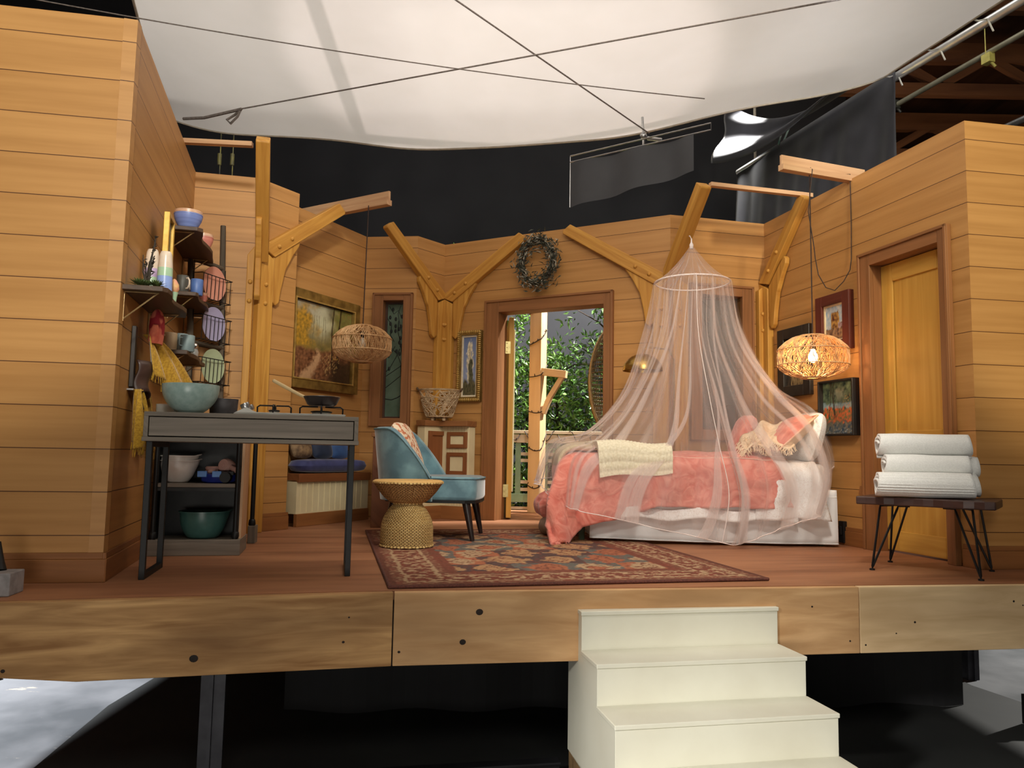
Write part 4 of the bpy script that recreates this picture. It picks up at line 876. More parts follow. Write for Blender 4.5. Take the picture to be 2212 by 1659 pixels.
# ---- corner cabinet
t=thing('corner_cabinet','cream beadboard corner cabinet with brown framed drawers','cabinet',WD.P(.2,.1,0)); F=WD; G=WN
inn=WD.P(.10,.16,0)
mb=MB(); F.box(mb,.02,.42,.064,.17,.11,.835); G.box(mb,0.0,G.L-.02,.064,.16,.11,.835); obj('carcass',mb,M_cream,t,bev=.003)
mb=MB(); F.box(mb,.0,.435,.064,.235,.835,.885); G.box(mb,-.02,G.L,.064,.185,.835,.885); obj('cabinet_top',mb,M_trim,t,bev=.004)
mb=MB(); F.box(mb,.03,.43,.064,.185,0,.12); G.box(mb,0,G.L,.064,.18,0,.12); obj('cabinet_base',mb,M_base,t,bev=.004)
mb=MB()
for k in range(8): F.box(mb,.19+k*.03,.192+k*.03,.169,.1725,.12,.835)
obj('bead_line',mb,pm('bead_shadow',S(200,184,140),S(190,172,128),scale=6),t)
M_drf=wood('drawer_frame',S(140,86,48),S(118,70,38),bump=.1)
for z0,z1 in ((.64,.785),(.40,.60),(.16,.36)):
    mb=MB(); a,b_=.195,.405; w=.034
    for q in ((a,a+w,z0,z1),(b_-w,b_,z0,z1),(a+w,b_-w,z1-w,z1),(a+w,b_-w,z0,z0+w)): F.box(mb,q[0],q[1],.169,.190,q[2],q[3])
    fr=obj('drawer_front',mb,M_drf,t,bev=.003); mb=MB(); F.box(mb,a+w,b_-w,.169,.178,z0+w,z1-w); obj('drawer_panel',mb,M_cream,fr)
mb=MB(); a,b_=.04,.28; w=.04
for q in ((a,a+w,.16,.79),(b_-w,b_,.16,.79),(a+w,b_-w,.75,.79),(a+w,b_-w,.16,.20)): G.box(mb,q[0],q[1],.16,.18,q[2],q[3])
fr=obj('cabinet_door',mb,M_drf,t,bev=.003); mb=MB(); G.box(mb,a+w,b_-w,.16,.168,.20,.75); obj('door_panel',mb,M_drf,fr)
# wicker basket on the cabinet
bc=WD.P(.10,.215,.885)+Vector((.02,-.02,0)); t=thing('wicker_basket','open weave wicker basket with two loop handles on the corner cabinet','basket',bc)
def bp(a,q):
    r=.115+.075*q**.8; return bc+Vector((r*math.cos(a),r*math.sin(a)*.85,.03+.25*q))
mb=MB()
for k in range(150):
    a=random.uniform(0,6.283); q0=random.uniform(0,1); dq=random.uniform(-.9,.9); da=random.choice((-1,1))*random.uniform(.25,1.0)
    mb.tube([bp(a+da*i/7,min(1,max(0,q0+dq*i/7)))*1.0 for i in range(8)],.0042,4,cap=False)
obj('open_weave',mb,pm('bleached_wicker',S(200,176,140),S(164,138,104),scale=30,rough=.7),t)
mb=MB()
for q in (1.0,.97,.7,.02): mb.tube([bp(k*6.283/40,q) for k in range(40)],.006,5,closed=True)
mb.lathe([(.0005,0),(.11,0),(.11,.008),(.0005,.008)],bc+Vector((0,0,.03)),28,sy=.85)
obj('basket_rim',mb,pm('wicker_rim',S(186,158,118),S(150,124,90),scale=30,rough=.7),t,smooth=True)
for s in (-1,1):
    mb=MB(); mb.tube([bp(math.pi/2-s*math.pi/2+d,.93)+Vector((s*.02*math.cos(d*3),0,.035*math.cos(d*4.2))) for d in (-.3,-.2,-.1,0,.1,.2,.3)],.008,6); obj('handle',mb,pm('dark_wicker',S(96,76,56),S(76,60,44),scale=30),t,smooth=True)
for a in (.8,2.3,3.9,5.4):
    mb=MB(); p=bc+Vector((.075*math.cos(a),.06*math.sin(a),0)); mb.tube([p,p+Vector((0,0,.035))],[.016,.013],8); mb.ball(p+Vector((0,0,.014)),(.02,.02,.014),8,6); obj('foot',mb,pm('pale_foot',S(214,190,152),S(190,164,126),scale=30),t,smooth=True)
# ---- low brown cabinet under the stained glass, window seat, cushions
t=thing('side_cabinet','brown wood cabinet between the window seat and the blue chair','cabinet',(-1.0,6.5,0))
mb=MB(); mb.box((-.975,6.50,.355),(.23,.80,.71)); obj('carcass',mb,wood('dark_brown_panel',S(120,74,44),S(98,58,34),su=1,sv=14),t,bev=.003)
mb=MB(); mb.box((-.97,6.50,.7265),(.26,.84,.033)); obj('cabinet_top',mb,M_trim,t,bev=.004)
SF=Frame((-1.66,6.03),(-1.22,6.93)); F=SF
t=thing('window_seat','built in window seat bench with cream beadboard front','bench',F.P(.4,0,0))
mb=MB(); F.box(mb,.0,.92,-.17,.0,.10,.36); obj('front_panel',mb,M_cream,t)
mb=MB()
for k in range(12): F.box(mb,.05+k*.07,.055+k*.07,-.001,.003,.11,.34)
obj('bead_strip',mb,pm('bead_light',S(234,222,180),S(226,212,168),scale=6),t)
mb=MB(); F.box(mb,.0,.92,-.17,.025,.345,.412); obj('seat_rail',mb,M_drf,t,bev=.004)
mb=MB(); F.box(mb,.0,.92,-.02,.015,0,.10); obj('kick_board',mb,M_base,t,bev=.003)
def cushion(nx,ny,nz,puff=.5):
    def f(u,v):pass
    mb=MB(); nu=22; e=.28
    for sgn in (1,-1):
        def fn(u,v):
            x=2*u-1;y=2*v-1; k=((1-abs(x)**3.0)*(1-abs(y)**3.0))**puff; pin=1-.13*(abs(x)*abs(y))**2
            return Vector((x*nx*(1-.05*(1-abs(y)**2)*0)*pin,y*ny*pin,sgn*nz*k))
        mb.grid(fn,nu,nu,flip=sgn<0)
    return mb
def xform(mb,M): mb.v=[tuple(M@Vector(v)) for v in mb.v]; return mb
def basis(x,y,o):
    x=Vector(x).normalized(); y=Vector(y); y=(y-x*y.dot(x)).normalized(); z=x.cross(y); return Matrix(((x.x,y.x,z.x,o[0]),(x.y,y.y,z.y,o[1]),(x.z,y.z,z.z,o[2]),(0,0,0,1)))
M_navy=pm('blue_velvet',S(64,70,122),S(48,54,100),scale=14,rough=.7,sheen=.6)
c=F.P(.46,-.065,.472); mb=xform(cushion(.45,.10,.055,.22),basis(F.e,-F.n,c)); t=solo('seat_cushion',mb,M_navy,'long blue box cushion on the window seat','cushion',smooth=True)
for (u,z,m,lb,s) in ((.13,.61,pm('brown_print',S(150,122,88),S(92,70,50),scale=24,rough=.8),'brown and cream patterned pillow at the left of the window seat',.115),(.38,.61,pm('ink_blue',S(36,50,78),S(26,38,60),scale=10,rough=.7,sheen=.4),'dark ink blue pillow in the middle of the window seat',.12),(.60,.61,pm('mid_blue',S(56,92,146),S(42,74,124),scale=10,rough=.7,sheen=.4),'brighter blue pillow at the right of the window seat',.12)):
    c=F.P(u,-.10,.64); mb=xform(cushion(s,s,.05,.45),basis(F.e,(-F.n*.35+F.z),c)); solo('throw_pillow',mb,m,lb,'pillow',smooth=True,group='pillows on the window seat')
# ---- rug
RF=Frame((-.515,3.405),(1.265,3.815)); F=RF; Lr=2.45; Wr=F.L
def rugcol(u,v):
    x=u*Wr; y=v*Lr; n=fbm(x*5,y*5,3,3); e=min(x,Wr-x,y,Lr-y)+.012*n; nn=N3(x*42,y*42,9); n2=N3(x*60,y*60,1)
    red=c255(128,58,48); cream=c255(200,172,134); navy=c255(52,58,66); teal=c255(84,108,106); coral=c255(184,110,78); brown=c255(112,66,54); sand=c255(196,156,112)
    if e<.03: c=c255(96,52,44)
    elif e<.30:
        s=(x if (y<.3 or y>Lr-.3) and not (x<.0) else y)
        k=(e-.03)/.27
        if k<.18 or k>.86: c=mixc(mixc(red,brown,.5+n),cream,.55 if nn>.22 else .06)
        elif .18<=k<.24 or .80<k<=.86: c=cream
        else:
            a=N3(x*26,y*26,4)+.5*N3(x*60,y*60,2); c=cream if a>.12 else (brown if a<-.25 else red)
    else:
        x+=.05*N3(x*4,y*4,5); y+=.05*N3(x*4,y*4,8); cx=x*3.6; cy=y*3.4; row=math.floor(cy); fx=(cx+.5*(row%2))%1-.5; fy=cy%1-.5
        d=abs(fx)*1.15+abs(fy)*.85+.18*n; h=(row*7+math.floor(cx+.5*(row%2))*3)%5
        if d<.24: c=(sand,coral,cream,sand,coral)[h]
        elif d<.30: c=brown
        elif d<.52: c=(cream,sand,coral,cream,sand)[(h+1)%5]
        else: c=(navy,teal,navy,teal,coral)[(h+2)%5]
        if N3(x*34,y*34,7)>.30: c=mixc(c,red,.7)
        if abs(e-.33)<.03: c=mixc(red,brown,.5+n)
    c=mixc(c,c255(158,112,92),.30); return mixc(c,(0,0,0),max(0,.10+.3*n2))
mb=MB(); mb.grid(lambda u,v:F.P(u*Wr,-v*Lr,.014+.0015*N3(u*30,v*30)),190,250,rugcol)
t=thing('area_rug','red and teal patterned oriental rug on the set floor','rug',F.P(Wr/2,-Lr/2,0)); obj('pile',mb,vcol('rug_wool',.95,.8,400,.1),t)
mb=MB(); pts=[F.P(0,0,.008),F.P(Wr,0,.008),F.P(Wr,-Lr,.008),F.P(0,-Lr,.008)]
for a,b_ in zip(pts,pts[1:]+pts[:1]): mb.tube([a,b_],.0078,6)
obj('bound_edge',mb,pm('rug_binding',S(104,58,46),S(78,42,34),scale=120,rough=.9),t)
# ---- wicker stool
sc_=Vector((-.635,4.83,.017)); t=thing('wicker_stool','hourglass shaped wicker stool with flat pale top beside the blue chair','stool',sc_)
def weave(a,i,r,z): return (r+.0035*math.sin(a*44+math.pi*(i%2))*(1 if (i%2) else 1),z)
pb=[];N=58
for i in range(N+1):
    q=i/N; z=.006+.255*q; r=.160-.004*q-.075*max(0,(q-.35)/.65)**2.2; pb.append((r,z))
def weave_mat(name,c1,c2,cm,nu,nv):
    m,nt,b=nodes(name); M=mp(nt,'UV',(nu,nv,1)); br=nd(nt,'ShaderNodeTexBrick'); br.inputs['Scale'].default_value=1; br.inputs['Brick Width'].default_value=1; br.inputs['Row Height'].default_value=1; br.inputs['Mortar Size'].default_value=.16; br.inputs['Mortar Smooth'].default_value=.5; br.inputs['Color1'].default_value=c1; br.inputs['Color2'].default_value=c2; br.inputs['Mortar'].default_value=cm
    nt.links.new(M.outputs[0],br.inputs['Vector']); nt.links.new(br.outputs[0],b.inputs['Base Color']); b.inputs['Roughness'].default_value=.65
    bp=nd(nt,'ShaderNodeBump'); bp.inputs['Strength'].default_value=.6; bp.inputs['Distance'].default_value=.006; bp.invert=True; nt.links.new(br.outputs['Fac'],bp.inputs['Height']); nt.links.new(bp.outputs[0],b.inputs['Normal']); return m
mw=weave_mat('brown_weave',S(226,198,134),S(208,176,110),S(120,86,46),44,29)
mb=MB(); mb.lathe(pb,sc_,176,fn=lambda a,i,r,z:(r+.0042*math.sin(a*44+math.pi*(i%2)),z)); obj('woven_base',mb,mw,t,smooth=True)
pt=[]
for i in range(35):
    q=i/34; pt.append((.085+.128*(q**.62),.262+.128*q))
mb=MB(); mb.lathe(pt,sc_,176,fn=lambda a,i,r,z:(r+.004*math.sin(a*52+math.pi*(i%2)),z)); obj('woven_bowl',mb,weave_mat('bowl_weave',S(206,160,98),S(180,134,78),S(108,72,38),52,17),t,smooth=True)
mb=MB(); mb.lathe([(.0005,.408),(.10,.407),(.205,.405),(.218,.398),(.219,.388),(.212,.384),(.205,.39)],sc_,64,fn=lambda a,i,r,z:(r,z+.0012*math.sin(a*64)*(i>1))); obj('stool_top',mb,pm('pale_rattan',S(222,180,112),S(200,156,90),scale=50,rough=.55,stretch=(1,6,1)),t,smooth=True)
for (r,z,w_) in ((.163,.006,.006),(.216,.390,.006),(.088,.262,.006)):
    mb=MB(); mb.tube([sc_+Vector((r*math.cos(k*6.283/60),r*math.sin(k*6.283/60),z+.002*math.sin(k*2.1))) for k in range(60)],w_,5,closed=True); obj('braided_rim',mb,mw,t,smooth=True)
# ---- blue velvet chair
ch=Vector((-.535,5.44,.016)); t=thing('accent_chair','blue grey velvet barrel back chair with dark tapered legs','chair',ch,R_(-4),world=False)
M_vel=pm('grey_blue_velvet',S(112,150,160),S(84,118,130),scale=7,rough=.65,sheen=.9,detail=6,lo=.4,hi=.6); M_leg=pm('dark_leg',S(44,32,30),S(32,24,22),scale=12,rough=.35)
W2=.30
def shell(u,out):
    """u in 0..1 near front -> round the back -> far front; local x forward"""
    rr=.30; Ls=.13; per=2*Ls+math.pi*rr; s=u*per; r=rr+out
    if s<Ls: x,y=.05+(-s)+.0,-r; x=.03-s
    elif s>per-Ls: x,y=.03-(per-s),r
    else:
        a=(s-Ls)/rr; x=.03-Ls-math.sin(a)*r*.80; y=-r*math.cos(a)
    return x,y
def topz(u):
    e=min(u,1-u)*2; k=min(1,e/.48); return .405+.325*(1-(1-k)**1.7)
def chz(u,v,out):
    z0=.255; tz=topz(u); x,y=shell(u,out); q=v; lean=.10*q*q*(1 if True else 0)
    e=min(u,1-u)*2; x-= .055*q*min(1,e*1.6); y*=1+.03*q
    return Vector((x,y,z0+(tz-z0)*q))
mb=MB(); nu,nv=56,14
mb.grid(lambda u,v:chz(u,v,.035),nu,nv); mb.grid(lambda u,v:chz(u,v,-.03),nu,nv,flip=True)
mb.grid(lambda u,v:chz(u,1,.035-.065*v)+Vector((0,0,.018*math.sin(v*math.pi))),nu,5)
for uu in (0,1): mb.grid(lambda u,v:chz(uu,v,.035-.065*u)+Vector((.012*math.sin(u*math.pi),0,0)),4,nv,flip=uu==0)
bk=obj('backrest',mb,M_vel,t,smooth=60)
mb=MB(); mb.tube([chz(k/60,1,.036)+Vector((0,0,.004)) for k in range(61)]+[],.006,6); mb.tube([chz(0,1-k/8,.0375)+Vector((.006,0,0)) for k in range(9)],.005,6); mb.tube([chz(1,1-k/8,.0375)+Vector((.006,0,0)) for k in range(9)],.005,6); obj('piping',mb,pm('piping_blue',S(110,146,156),S(92,126,138),scale=30,rough=.6),bk,smooth=True)
sp=[(-.30,-.20),(-.22,-.27),(.0,-.29),(.26,-.29),(.325,-.25),(.345,-.15),(.352,0),(.345,.15),(.325,.25),(.26,.29),(.0,.29),(-.22,.27),(-.30,.20)]
mb=MB(); mb.prism(sp,(0,0,.255),(1,0,0),(0,1,0),(0,0,1),.165); obj('seat',mb,M_vel,t,bev=.03,bseg=4,smooth=60)
mb=MB(); mb.prism([(x*.99,y*.985) for x,y in sp],(0,0,.245),(1,0,0),(0,1,0),(0,0,1),.02); obj('seat_underside',mb,M_black,t)
mb=MB(); mb.tube([(x*1.002,y*1.002,.408) for x,y in sp],.005,6,closed=True); obj('seat_piping',mb,pm('piping_blue2',S(110,146,156),S(92,126,138),scale=30,rough=.6),t,smooth=True)
for x,y,dx,dy in ((.26,-.24,.05,-.02),(.26,.24,.05,.02),(-.24,-.18,-.06,-.02),(-.24,.18,-.06,.02)):
    mb=MB(); mb.tube([(x,y,.25),(x+dx,y+dy,.0)],[.028,.015],14); obj('leg',mb,M_leg,t,smooth=40)
ro=Matrix.Translation(ch)@Matrix.Rotation(R_(-4),4,'Z')
mpil=pm('embroidered_cream',S(226,206,178),S(190,112,76),scale=34,rough=.8,detail=1,lo=.52,hi=.58)
mb=xform(cushion(.20,.20,.055,.45),ro@basis((0.05,1,0),(-.42,0,1),(-.175,-.085,.60))); tt=thing('throw_pillow','cream pillow with rust embroidery leaning in the blue chair','pillow',ro@Vector((-.16,-.05,.43))); obj('pillow_cover',mb,mpil,tt,smooth=True)
# ================================================================ BED, CANOPY, BENCH, STEPS
random.seed(51)
def catmull(P,q):
    n=len(P)-1; x=min(max(q,0),1)*n; i=min(int(x),n-1); f=x-i
    p0=P[max(i-1,0)];p1=P[i];p2=P[i+1];p3=P[min(i+2,n)]
    return tuple(.5*((2*b)+(c-a)*f+(2*a-5*b+4*c-d)*f*f+(-a+3*b-3*c+d)*f**3) for a,b,c,d in zip(p0,p1,p2,p3))
XF,XH,YN,YB=.46,2.24,5.32,5.92
M_linen=pm('white_linen',S(240,242,242),S(230,232,232),scale=5,rough=.9,sheen=.2,bump=.25,bdist=.02)
m,nt,b=nodes('paisley_white'); M=mp(nt,'Object',(16,16,16)); vo=nd(nt,'ShaderNodeTexNoise'); vo.inputs['Scale'].default_value=1; vo.inputs['Distortion'].default_value=3.5; nt.links.new(M.outputs[0],vo.inputs['Vector'])
r=nd(nt,'ShaderNodeValToRGB'); r.color_ramp.elements[0].position=.46; r.color_ramp.elements[0].color=S(240,240,238); r.color_ramp.elements[1].position=.50; r.color_ramp.elements[1].color=S(218,210,204); e=r.color_ramp.elements.new(.55); e.color=S(240,240,238)
nt.links.new(vo.outputs[0],r.inputs[0]); nt.links.new(r.outputs[0],b.inputs['Base Color']); b.inputs['Roughness'].default_value=.85; M_pais=m
t=thing('bed','single bed with white skirted base under the hanging canopy','bed',((XF+XH)/2,5.68,0))
def skirt(u,v):
    L=XH-XF-.10; per=L+.60*2; s=u*per
    if s<.60: x,y,nx,ny=XF+.10,YB-s,-1,0
    elif s<.60+L: x,y,nx,ny=XF+.10+(s-.60),YN,0,-1
    else: x,y,nx,ny=XH,YN+(s-.60-L),1,0
    w=(.004+.010*(1-v))*math.sin(s*14+2*N3(s*3,1))*(.6 if v<.9 else .2); lift=.02*max(0,1-(x-XF)/.8)
    return Vector((x+nx*w,y+ny*w,.016+lift*(1-v)+(.385-.016)*v))
mb=MB(); mb.grid(skirt,150,10); obj('bed_skirt',mb,M_linen,t,smooth=True,solid=.006)
mb=MB(); mb.tube([skirt(k/150,0.015)+Vector((0,-.004,0)) for k in range(151)],.004,5); mb.tube([skirt(k/150,.87)+Vector((0,-.003,0)) for k in range(151)],.0025,5); obj('skirt_hem',mb,M_linen,t,smooth=True)
mb=MB(); mb.box(((XF+XH)/2+.05,5.63,.30),(XH-XF-.14,.54,.16)); obj('box_base',mb,M_linen,t,bev=.03,bseg=3)
mb=MB(); mb.box(((XF+XH)/2-.02,5.63,.475),(XH-XF-.06,.58,.175)); obj('mattress',mb,M_pais,t,bev=.05,bseg=4,smooth=60)
for x,y in ((XF+.04,YN+.08),(XH-.08,YN+.08),(XF+.04,YB-.08),(XH-.08,YB-.08)):
    mb=MB(); mb.tube([(x,y,0),(x,y,.26)],.022,10); obj('leg',mb,pm('bed_leg',S(74,92,70),S(58,74,56),scale=12,rough=.5),t)
# duvet -------------------------------------------------------------
m,nt,b=nodes('coral_duvet'); M=mp(nt,'Object',(9,9,9)); no=nd(nt,'ShaderNodeTexNoise'); no.inputs['Scale'].default_value=1; no.inputs['Detail'].default_value=6; no.inputs['Distortion'].default_value=2.2; nt.links.new(M.outputs[0],no.inputs['Vector'])
r=nd(nt,'ShaderNodeValToRGB'); r.color_ramp.elements[0].position=.36; r.color_ramp.elements[0].color=S(208,110,94); r.color_ramp.elements[1].position=.66; r.color_ramp.elements[1].color=S(228,148,130); nt.links.new(no.outputs[0],r.inputs[0]); nt.links.new(r.outputs[0],b.inputs['Base Color'])
b.inputs['Roughness'].default_value=.9; b.inputs['Sheen Weight'].default_value=.3; bp=nd(nt,'ShaderNodeBump'); bp.inputs['Strength'].default_value=.4; bp.inputs['Distance'].default_value=.02; nt.links.new(no.outputs[0],bp.inputs['Height']); nt.links.new(bp.outputs[0],b.inputs['Normal']); M_coral=m
def hang(a,ra):
    if a<ra*math.pi/2: return ra*math.sin(a/ra),ra*(1-math.cos(a/ra))
    return ra,ra+(a-ra*math.pi/2)
def duvet(s,tt,lift=0,zt=.60):
    a=max(0,-tt); b_=max(0,-s); x=XF+.02+max(s,0); y=YN+.03+max(tt,0); z=zt
    ra=.10; w=fbm(s*2.6,tt*2.6,1,3)
    if a>0 and b_>0:
        h=math.hypot(a,b_); mn=min(a,b_); o,dr=hang(max(a,b_)+.30*mn,ra); dx,dy=b_/h,a/h; k=o*1.0+.56*mn; x-=dx*k; y-=dy*k; z-=dr
    elif a>0: o,dr=hang(a,ra); y-=o; z-=dr
    elif b_>0: o,dr=hang(b_,ra); x-=o; z-=dr
    fold=.022*math.sin(s*16+3*w)*min(1,a*5)
    y-=fold+.02*w*min(1,a*6)+.035*math.sin(min(1,a/.36)*math.pi)*(.6+.5*w); x-=.02*w*min(1,b_*6)+.04*math.sin(min(1,b_/.4)*math.pi)
    z+=.022*w+.02*math.sin(max(0,tt)*4.2)
    return Vector((x,y,max(.012,z+lift)))
def dgrid(s0,s1,t0,t1,nu,nv,lift=0,edge=None,low=None):
    mb=MB()
    def fn(u,v):
        s1v=s1+(edge(v) if edge else 0); t0v=t0-(low(u) if low else 0); return duvet(s0+(s1v-s0)*u,t0v+(t1-t0v)*v,lift)
    mb.grid(fn,nu,nv); return mb,fn
mb,dfn=dgrid(-.42,1.28,-.40,.56,120,70,0,lambda v:.16*max(0,1-v*2.2),lambda u:.26*max(0,1-u*2.0)**.9)
t=thing('duvet','puffy coral duvet spread over the bed and hanging at the corner','duvet',(1.1,5.65,.2)); obj('cover',mb,M_coral,t,smooth=True,solid=.035)
mb=MB(); mb.tube([duvet(-.36+1.66*k/80,-.045+.012*math.sin(k*.15))+Vector((0,-.022,.008)) for k in range(24,81)],.004,5); obj('piping',mb,pm('pale_coral_piping',S(240,196,176),S(228,180,160),scale=20),t,smooth=True)
def lump(c,r):
    mb=MB(); mb.ball(c,r,28,18); mb.v=[tuple(Vector(v)+(Vector(v)-Vector(c))*(.30*fbm(v[0]*7,v[1]*7,1,3)+.12*math.sin(v[1]*40+v[2]*25))) for v in mb.v]; mb.v=[(x,y,max(.016,z)) for x,y,z in mb.v]; return mb
obj('underside',lump((.285,5.66,.085),(.075,.16,.075)),pm('taupe_lining',S(160,134,116),S(136,110,94),scale=8,rough=.9),t,smooth=True)
obj('foot_fold',lump((.265,5.70,.23),(.085,.20,.10)),M_coral,t,smooth=True)
# white sheet at the head side
def sheet(u,v):
    s=1.20+.40*u; a=v*.62; p=duvet(s,.16-a,0,.58); w=math.sin(u*11+1)*.02*v; p.y+=w-.005; p.x+=.10*v*v*(u-.2)
    return p
mb=MB(); mb.grid(sheet,28,36); solo('bed_sheet',mb,M_pais,'white paisley sheet turned down beside the pillows and hanging over','sheet',smooth=True,solid=.008)
mb=MB(); mb.grid(lambda u,v:Vector((.75+1.2*u,YN-.058-.012*math.sin(u*31)-.02*(1-v),.175+.07*v+.012*math.sin(u*17))),60,5); solo('sheet_hem',mb,M_pais,'thin strip of white sheet hem showing under the coral duvet','sheet hem',smooth=True,solid=.006)
# blankets
M_knit=pm('cream_knit',S(234,224,198),S(216,204,174),scale=70,rough=.95,sheen=.3)
def blanket_path(q,th):
    """cross-section loop around a folded blanket: q along, th layer offset"""
    L=.68; s=q*L; ra=.07
    flat=.46
    if s<flat: return Vector((0,flat-s,0)),Vector((0,0,1))
    a=(s-flat)
    if a<ra*math.pi/2: g=a/ra; return Vector((0,-ra*math.sin(g),-ra*(1-math.cos(g)))),Vector((0,-math.sin(g),math.cos(g)))
    return Vector((0,-ra-.0,-ra-(a-ra*math.pi/2))),Vector((0,-1,0))
def knit(u,v):
    per=2; q=v*2
    if q<=1: c,n=blanket_path(q,0); off=.022
    else: c,n=blanket_path(2-q,0); off=-.018
    x=.54*u; bu=.007*abs(math.sin(v*math.pi*27))*(.65+.35*math.sin(u*130+math.pi*int(v*27))) ; p=c+n*(off+bu*(1 if off>0 else -1)); e=min(v%1.0 if True else 0,1)
    p=Vector((p.x+x,p.y,p.z)); ang=R_(-8); p.y+= -.03*(1-u)*max(0,(q if q<=1 else 2-q)-.5); p.z+= -.05*(1-u)*max(0,(q if q<=1 else 2-q)-.72)*3
    return Vector((.55+p.x+.05*(1-u)*(q if q<=1 else 2-q),5.285+p.y,.668+p.z+.012*math.sin(u*6)))
mb=MB(); mb.grid(knit,126,216); 
for uu in (0,1): mb.grid(lambda u,v:knit(uu,v*.5)*(1-u)+knit(uu,1-v*.5)*u,4,60,flip=uu==1)
solo('knit_blanket',mb,M_knit,'folded cream chunky knit blanket over the near edge of the bed','blanket',smooth=True)
mb=MB(); mb.grid(lambda u,v:duvet(-.30+.40*v,.05+.55*u,.045+.012*math.sin(u*9)),30,24); solo('foot_blanket',mb,pm('beige_knit',S(206,188,160),S(188,170,142),scale=60,rough=.95),'beige blanket laid over the foot end of the bed','blanket',smooth=True,solid=.03)
# pillows
c=Vector((2.13,5.60,.75)); mb=xform(cushion(.19,.27,.085,.5),basis((.28,0,1),(0,1,0),c)); solo('sham_pillow',mb,M_pais,'white paisley pillow standing at the head of the bed','pillow',smooth=True)
tt=thing('bed_pillow','coral pillow with cream back leaning below the white pillow','pillow',(1.96,5.48,.66))
pl=cushion(.19,.20,.075,.5); half=len(pl.v)//2
bm_=basis((.72,.08,.62),(0,1,0),(1.965,5.50,.765))
A1=MB(); A1.grid(lambda u,v:Vector((0,0,0)),1,1); 
def halfc(sg):
    mb=MB()
    def fn(u,v):
        x=2*u-1;y=2*v-1; k=((1-abs(x)**3)*(1-abs(y)**3))**.5; pin=1-.13*(x*y)**2; return bm_@Vector((x*.19*pin,y*.20*pin,sg*.075*k))
    mb.grid(fn,22,22,flip=sg<0); return mb
obj('coral_face',halfc(1),M_coral,tt,smooth=True); obj('cream_back',halfc(-1),pm('cream_cotton',S(228,202,170),S(214,186,152),scale=6,rough=.9),tt,smooth=True)
mb=MB(); q=[(-1,-1),(1,-1),(1,1),(-1,1)]; mb.tube([bm_@Vector((x*.19,y*.20,0)) for x,y in q],.006,6,closed=True); obj('piping',mb,pm('pale_piping',S(236,190,160),S(224,176,146),scale=20),tt)
c=Vector((1.76,5.86,.76)); mb=xform(cushion(.17,.16,.07,.45),basis((.35,0,1),(0,1,0),c)); solo('bed_pillow',mb,M_coral,'coral pillow half hidden behind the fringed throw at the back of the bed','pillow',smooth=True)
# fringed throw
def throw(u,v):
    x=1.66+.34*u; a=v; zz=.66+.20*math.sin(min(1,u*1.1+.1)*math.pi*.62)*(1-a*.9); y=5.62-.33*a
    return Vector((x-.05*a,y+.02*math.sin(u*13),zz+.018*math.sin(u*15+v*5)+.01*N3(u*8,v*8)))
mt=pm('cream_throw',S(240,218,186),S(226,200,164),scale=40,rough=.95,bump=.4)
t=thing('fringed_throw','cream fringed throw bunched over the coral pillow','throw',(1.8,5.4,.64)); mb=MB(); mb.grid(throw,34,22); obj('cloth',mb,mt,t,smooth=True,solid=.01)
mb=MB()
for k in range(120):
    u=random.random(); e=random.choice((0,1,1)); p=throw(u,1) if e else throw(0,u); mb.tube([p,p+Vector((random.uniform(-.02,.01)-.012*(1-e),-.012,-.015)),p+Vector((random.uniform(-.03,.015)-.02*(1-e),-.02,-.045))],.0022,3,cap=False)
for k in range(60):
    p=throw(.08+.25*random.random(),.2+.7*random.random()); mb.tube([p,p+Vector((random.uniform(-.02,.02),-.02,.015)),p+Vector((random.uniform(-.03,.03),-.03,-.01))],.002,3,cap=False)
obj('fringe',mb,mt,t)
# ---- canopy
m,nt,b=nodes('sheer_net'); nt.nodes.remove(b); out=nt.nodes['Material Output']
tr=nd(nt,'ShaderNodeBsdfTransparent'); df=nd(nt,'ShaderNodeBsdfDiffuse'); tl=nd(nt,'ShaderNodeBsdfTranslucent'); 
for x in (df,tl): x.inputs[0].default_value=S(246,232,226)
ms=nd(nt,'ShaderNodeMixShader'); ms.inputs[0].default_value=.4; nt.links.new(df.outputs[0],ms.inputs[1]); nt.links.new(tl.outputs[0],ms.inputs[2])
M=mp(nt,'UV',(60,1.1,1)); no=nd(nt,'ShaderNodeTexNoise'); no.inputs['Scale'].default_value=1; no.inputs['Detail'].default_value=4; no.inputs['Distortion'].default_value=.5; nt.links.new(M.outputs[0],no.inputs['Vector'])
r=nd(nt,'ShaderNodeMapRange'); r.inputs[1].default_value=.46; r.inputs[2].default_value=.80; r.inputs[3].default_value=.15; r.inputs[4].default_value=.50; nt.links.new(no.outputs[0],r.inputs[0])
mx=nd(nt,'ShaderNodeMixShader'); nt.links.new(r.outputs[0],mx.inputs[0]); nt.links.new(tr.outputs[0],mx.inputs[1]); nt.links.new(ms.outputs[0],mx.inputs[2]); nt.links.new(mx.outputs[0],out.inputs[0]); M_net=m
RC=Vector((1.34,5.68,1.90)); RR=.275
